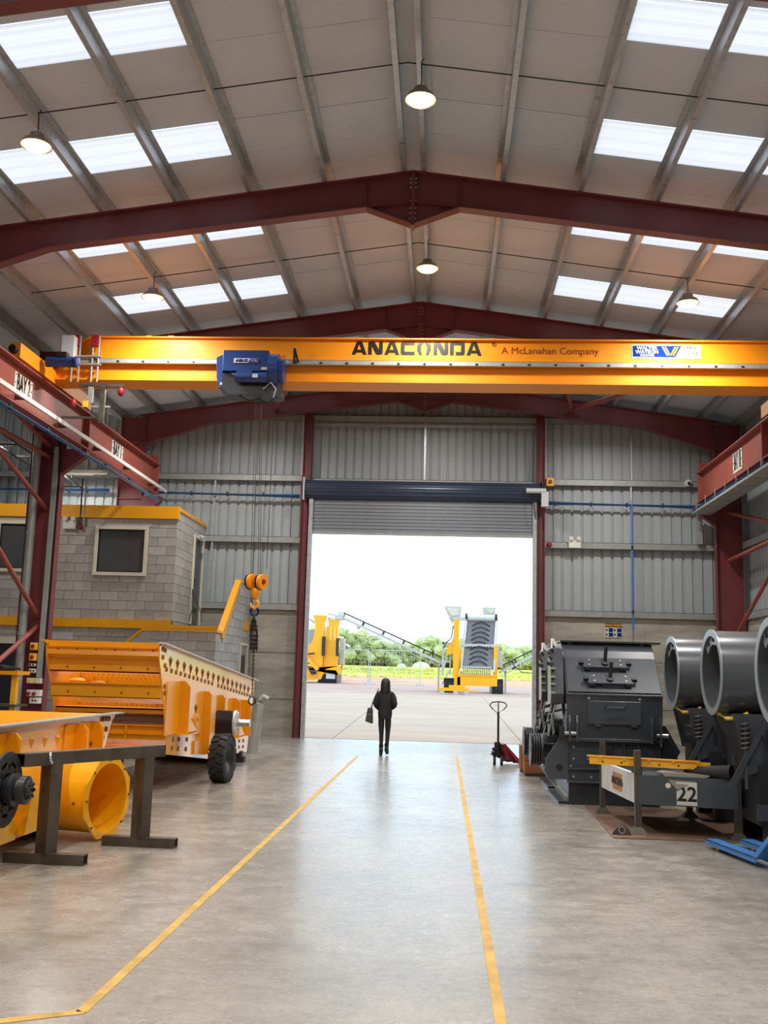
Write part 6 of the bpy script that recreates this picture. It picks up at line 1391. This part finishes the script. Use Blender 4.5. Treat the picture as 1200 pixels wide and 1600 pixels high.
for z, rx, ry, dy in hp_:
    for i in range(20):
        a = PI*0.93+ (PI*1.14)*i/19; vs.append((rx*math.cos(a), dy+0.01+ry*math.sin(a), z))
hr_.add(vs, [(k*20+i, (k+1)*20+i, (k+1)*20+i+1, k*20+i+1) for k in range(len(hp_)-1) for i in range(19)])
vs2 = [(x*0.93, y*0.9+0.012, z-0.006) for x, y, z in vs]
hr_.add(vs2, [(k*20+i+1, (k+1)*20+i+1, (k+1)*20+i, k*20+i) for k in range(len(hp_)-1) for i in range(19)])
part('hair', hr_, M['hair'], pe, True, local=True)
part('collar', B().torus((0,-.01,1.375),(0,0.2,1),0.075,0.028,20,8), M['coat'], pe, True, local=True)
for nm in 'lr':
    an, to, he = Vector(J['an'+nm]), Vector(J['to'+nm]), Vector(J['he'+nm])
    dz = 0 if nm == 'l' else 0.028
    bt = part('boot', B().tube([an+Vector((0,0,0.15)), an+Vector((0,0,0.05)), an+Vector((0,0.01,-0.015))],[.047,.044,.044],14).ball((to.x-0.0,(to.y+he.y)/2+0.015,0.05+dz),0.046,14,8,(0.9,2.3,1.0)), M['boot'], pe, True, local=True)
    part('sole', B().ball((to.x,(to.y+he.y)/2+0.015,0.012+dz),0.044,14,6,(0.9,2.35,0.27)), M['black'], bt, local=True)
# shoulder bag
bgx = thing('handbag', "dark leather handbag hanging from the walking woman's shoulder", 'bag', (PX-0.30, PY-0.02, 0.72))
bo = [(-.41,-.14,.71),(-.25,-.14,.66),(-.25,.14,.66),(-.41,.14,.71),(-.36,-.10,1.0),(-.26,-.10,.985),(-.26,.10,.985),(-.36,.10,1.0)]
part('body', B().add([(PX+a_, PY+b_, c_) for a_, b_, c_ in bo],[(0,3,2,1),(4,5,6,7),(0,1,5,4),(1,2,6,5),(2,3,7,6),(3,0,4,7)]), M['bag'], bgx, bevel=0.02)
part('strap', B().tube([(PX-.30,PY-.09,.98),(PX-.245,PY-.12,1.15),(PX-.17,PY-.085,1.33),(PX-.15,PY+.0,1.40),(PX-.17,PY+.085,1.33),(PX-.245,PY+.12,1.15),(PX-.30,PY+.09,.98)],0.009,8), M['bag'], bgx, True)
for p in ((-.33,-.132,.86),(-.285,-.132,.85)): part('clasp', B().box(PX+p[0]-.014,PX+p[0]+.014,PY+p[1]-.014,PY+p[1]+.004,p[2]-.009,p[2]+.009), M['brightsteel'], bgx)
for p in ((-.245,-.128,1.13),(-.262,-.12,1.05)): part('buckle', B().ball((PX+p[0],PY+p[1],p[2]),0.014,8,6), M['brightsteel'], bgx, True)
# ---- things that come in several: one shared group phrase each
GROUPS = {'runway_beam': 'crane runway beams along both column lines', 'bay_sign': 'bay number signs on the runway beams', 'crusher': 'charcoal crusher boxes in a row',
 'drum_machine': 'charcoal machines carrying open drums', 'pallet_truck': 'hand pallet trucks', 'screen_box': 'yellow vibrating screen boxes', 'timber_bearer': 'dark bearers under the screen boxes',
 'isolator_box': 'yellow isolators on the column', 'socket_outlet': 'sockets on the column', 'side_conveyor': 'side conveyors of the outdoor screener', 'fence_panel': 'temporary fence panels outside',
 'air_pipe': 'blue compressed air pipes', 'emergency_light': 'twin headed emergency lights', 'batten_light': 'strip lights in the neighbouring bay', 'timber_block': 'timber blocks by the pulleys',
 'support_block': 'packing blocks under the angle bar', 'hand_tool': 'tools on the orange stand', 'portal_frame': 'maroon portal frames', 'polytunnel': 'white shelters in the field'}
for o in SC.objects:
    if o.parent is None:
        k = o.name.split('.')[0]
        if k in GROUPS and 'group' not in o: o['group'] = GROUPS[k]
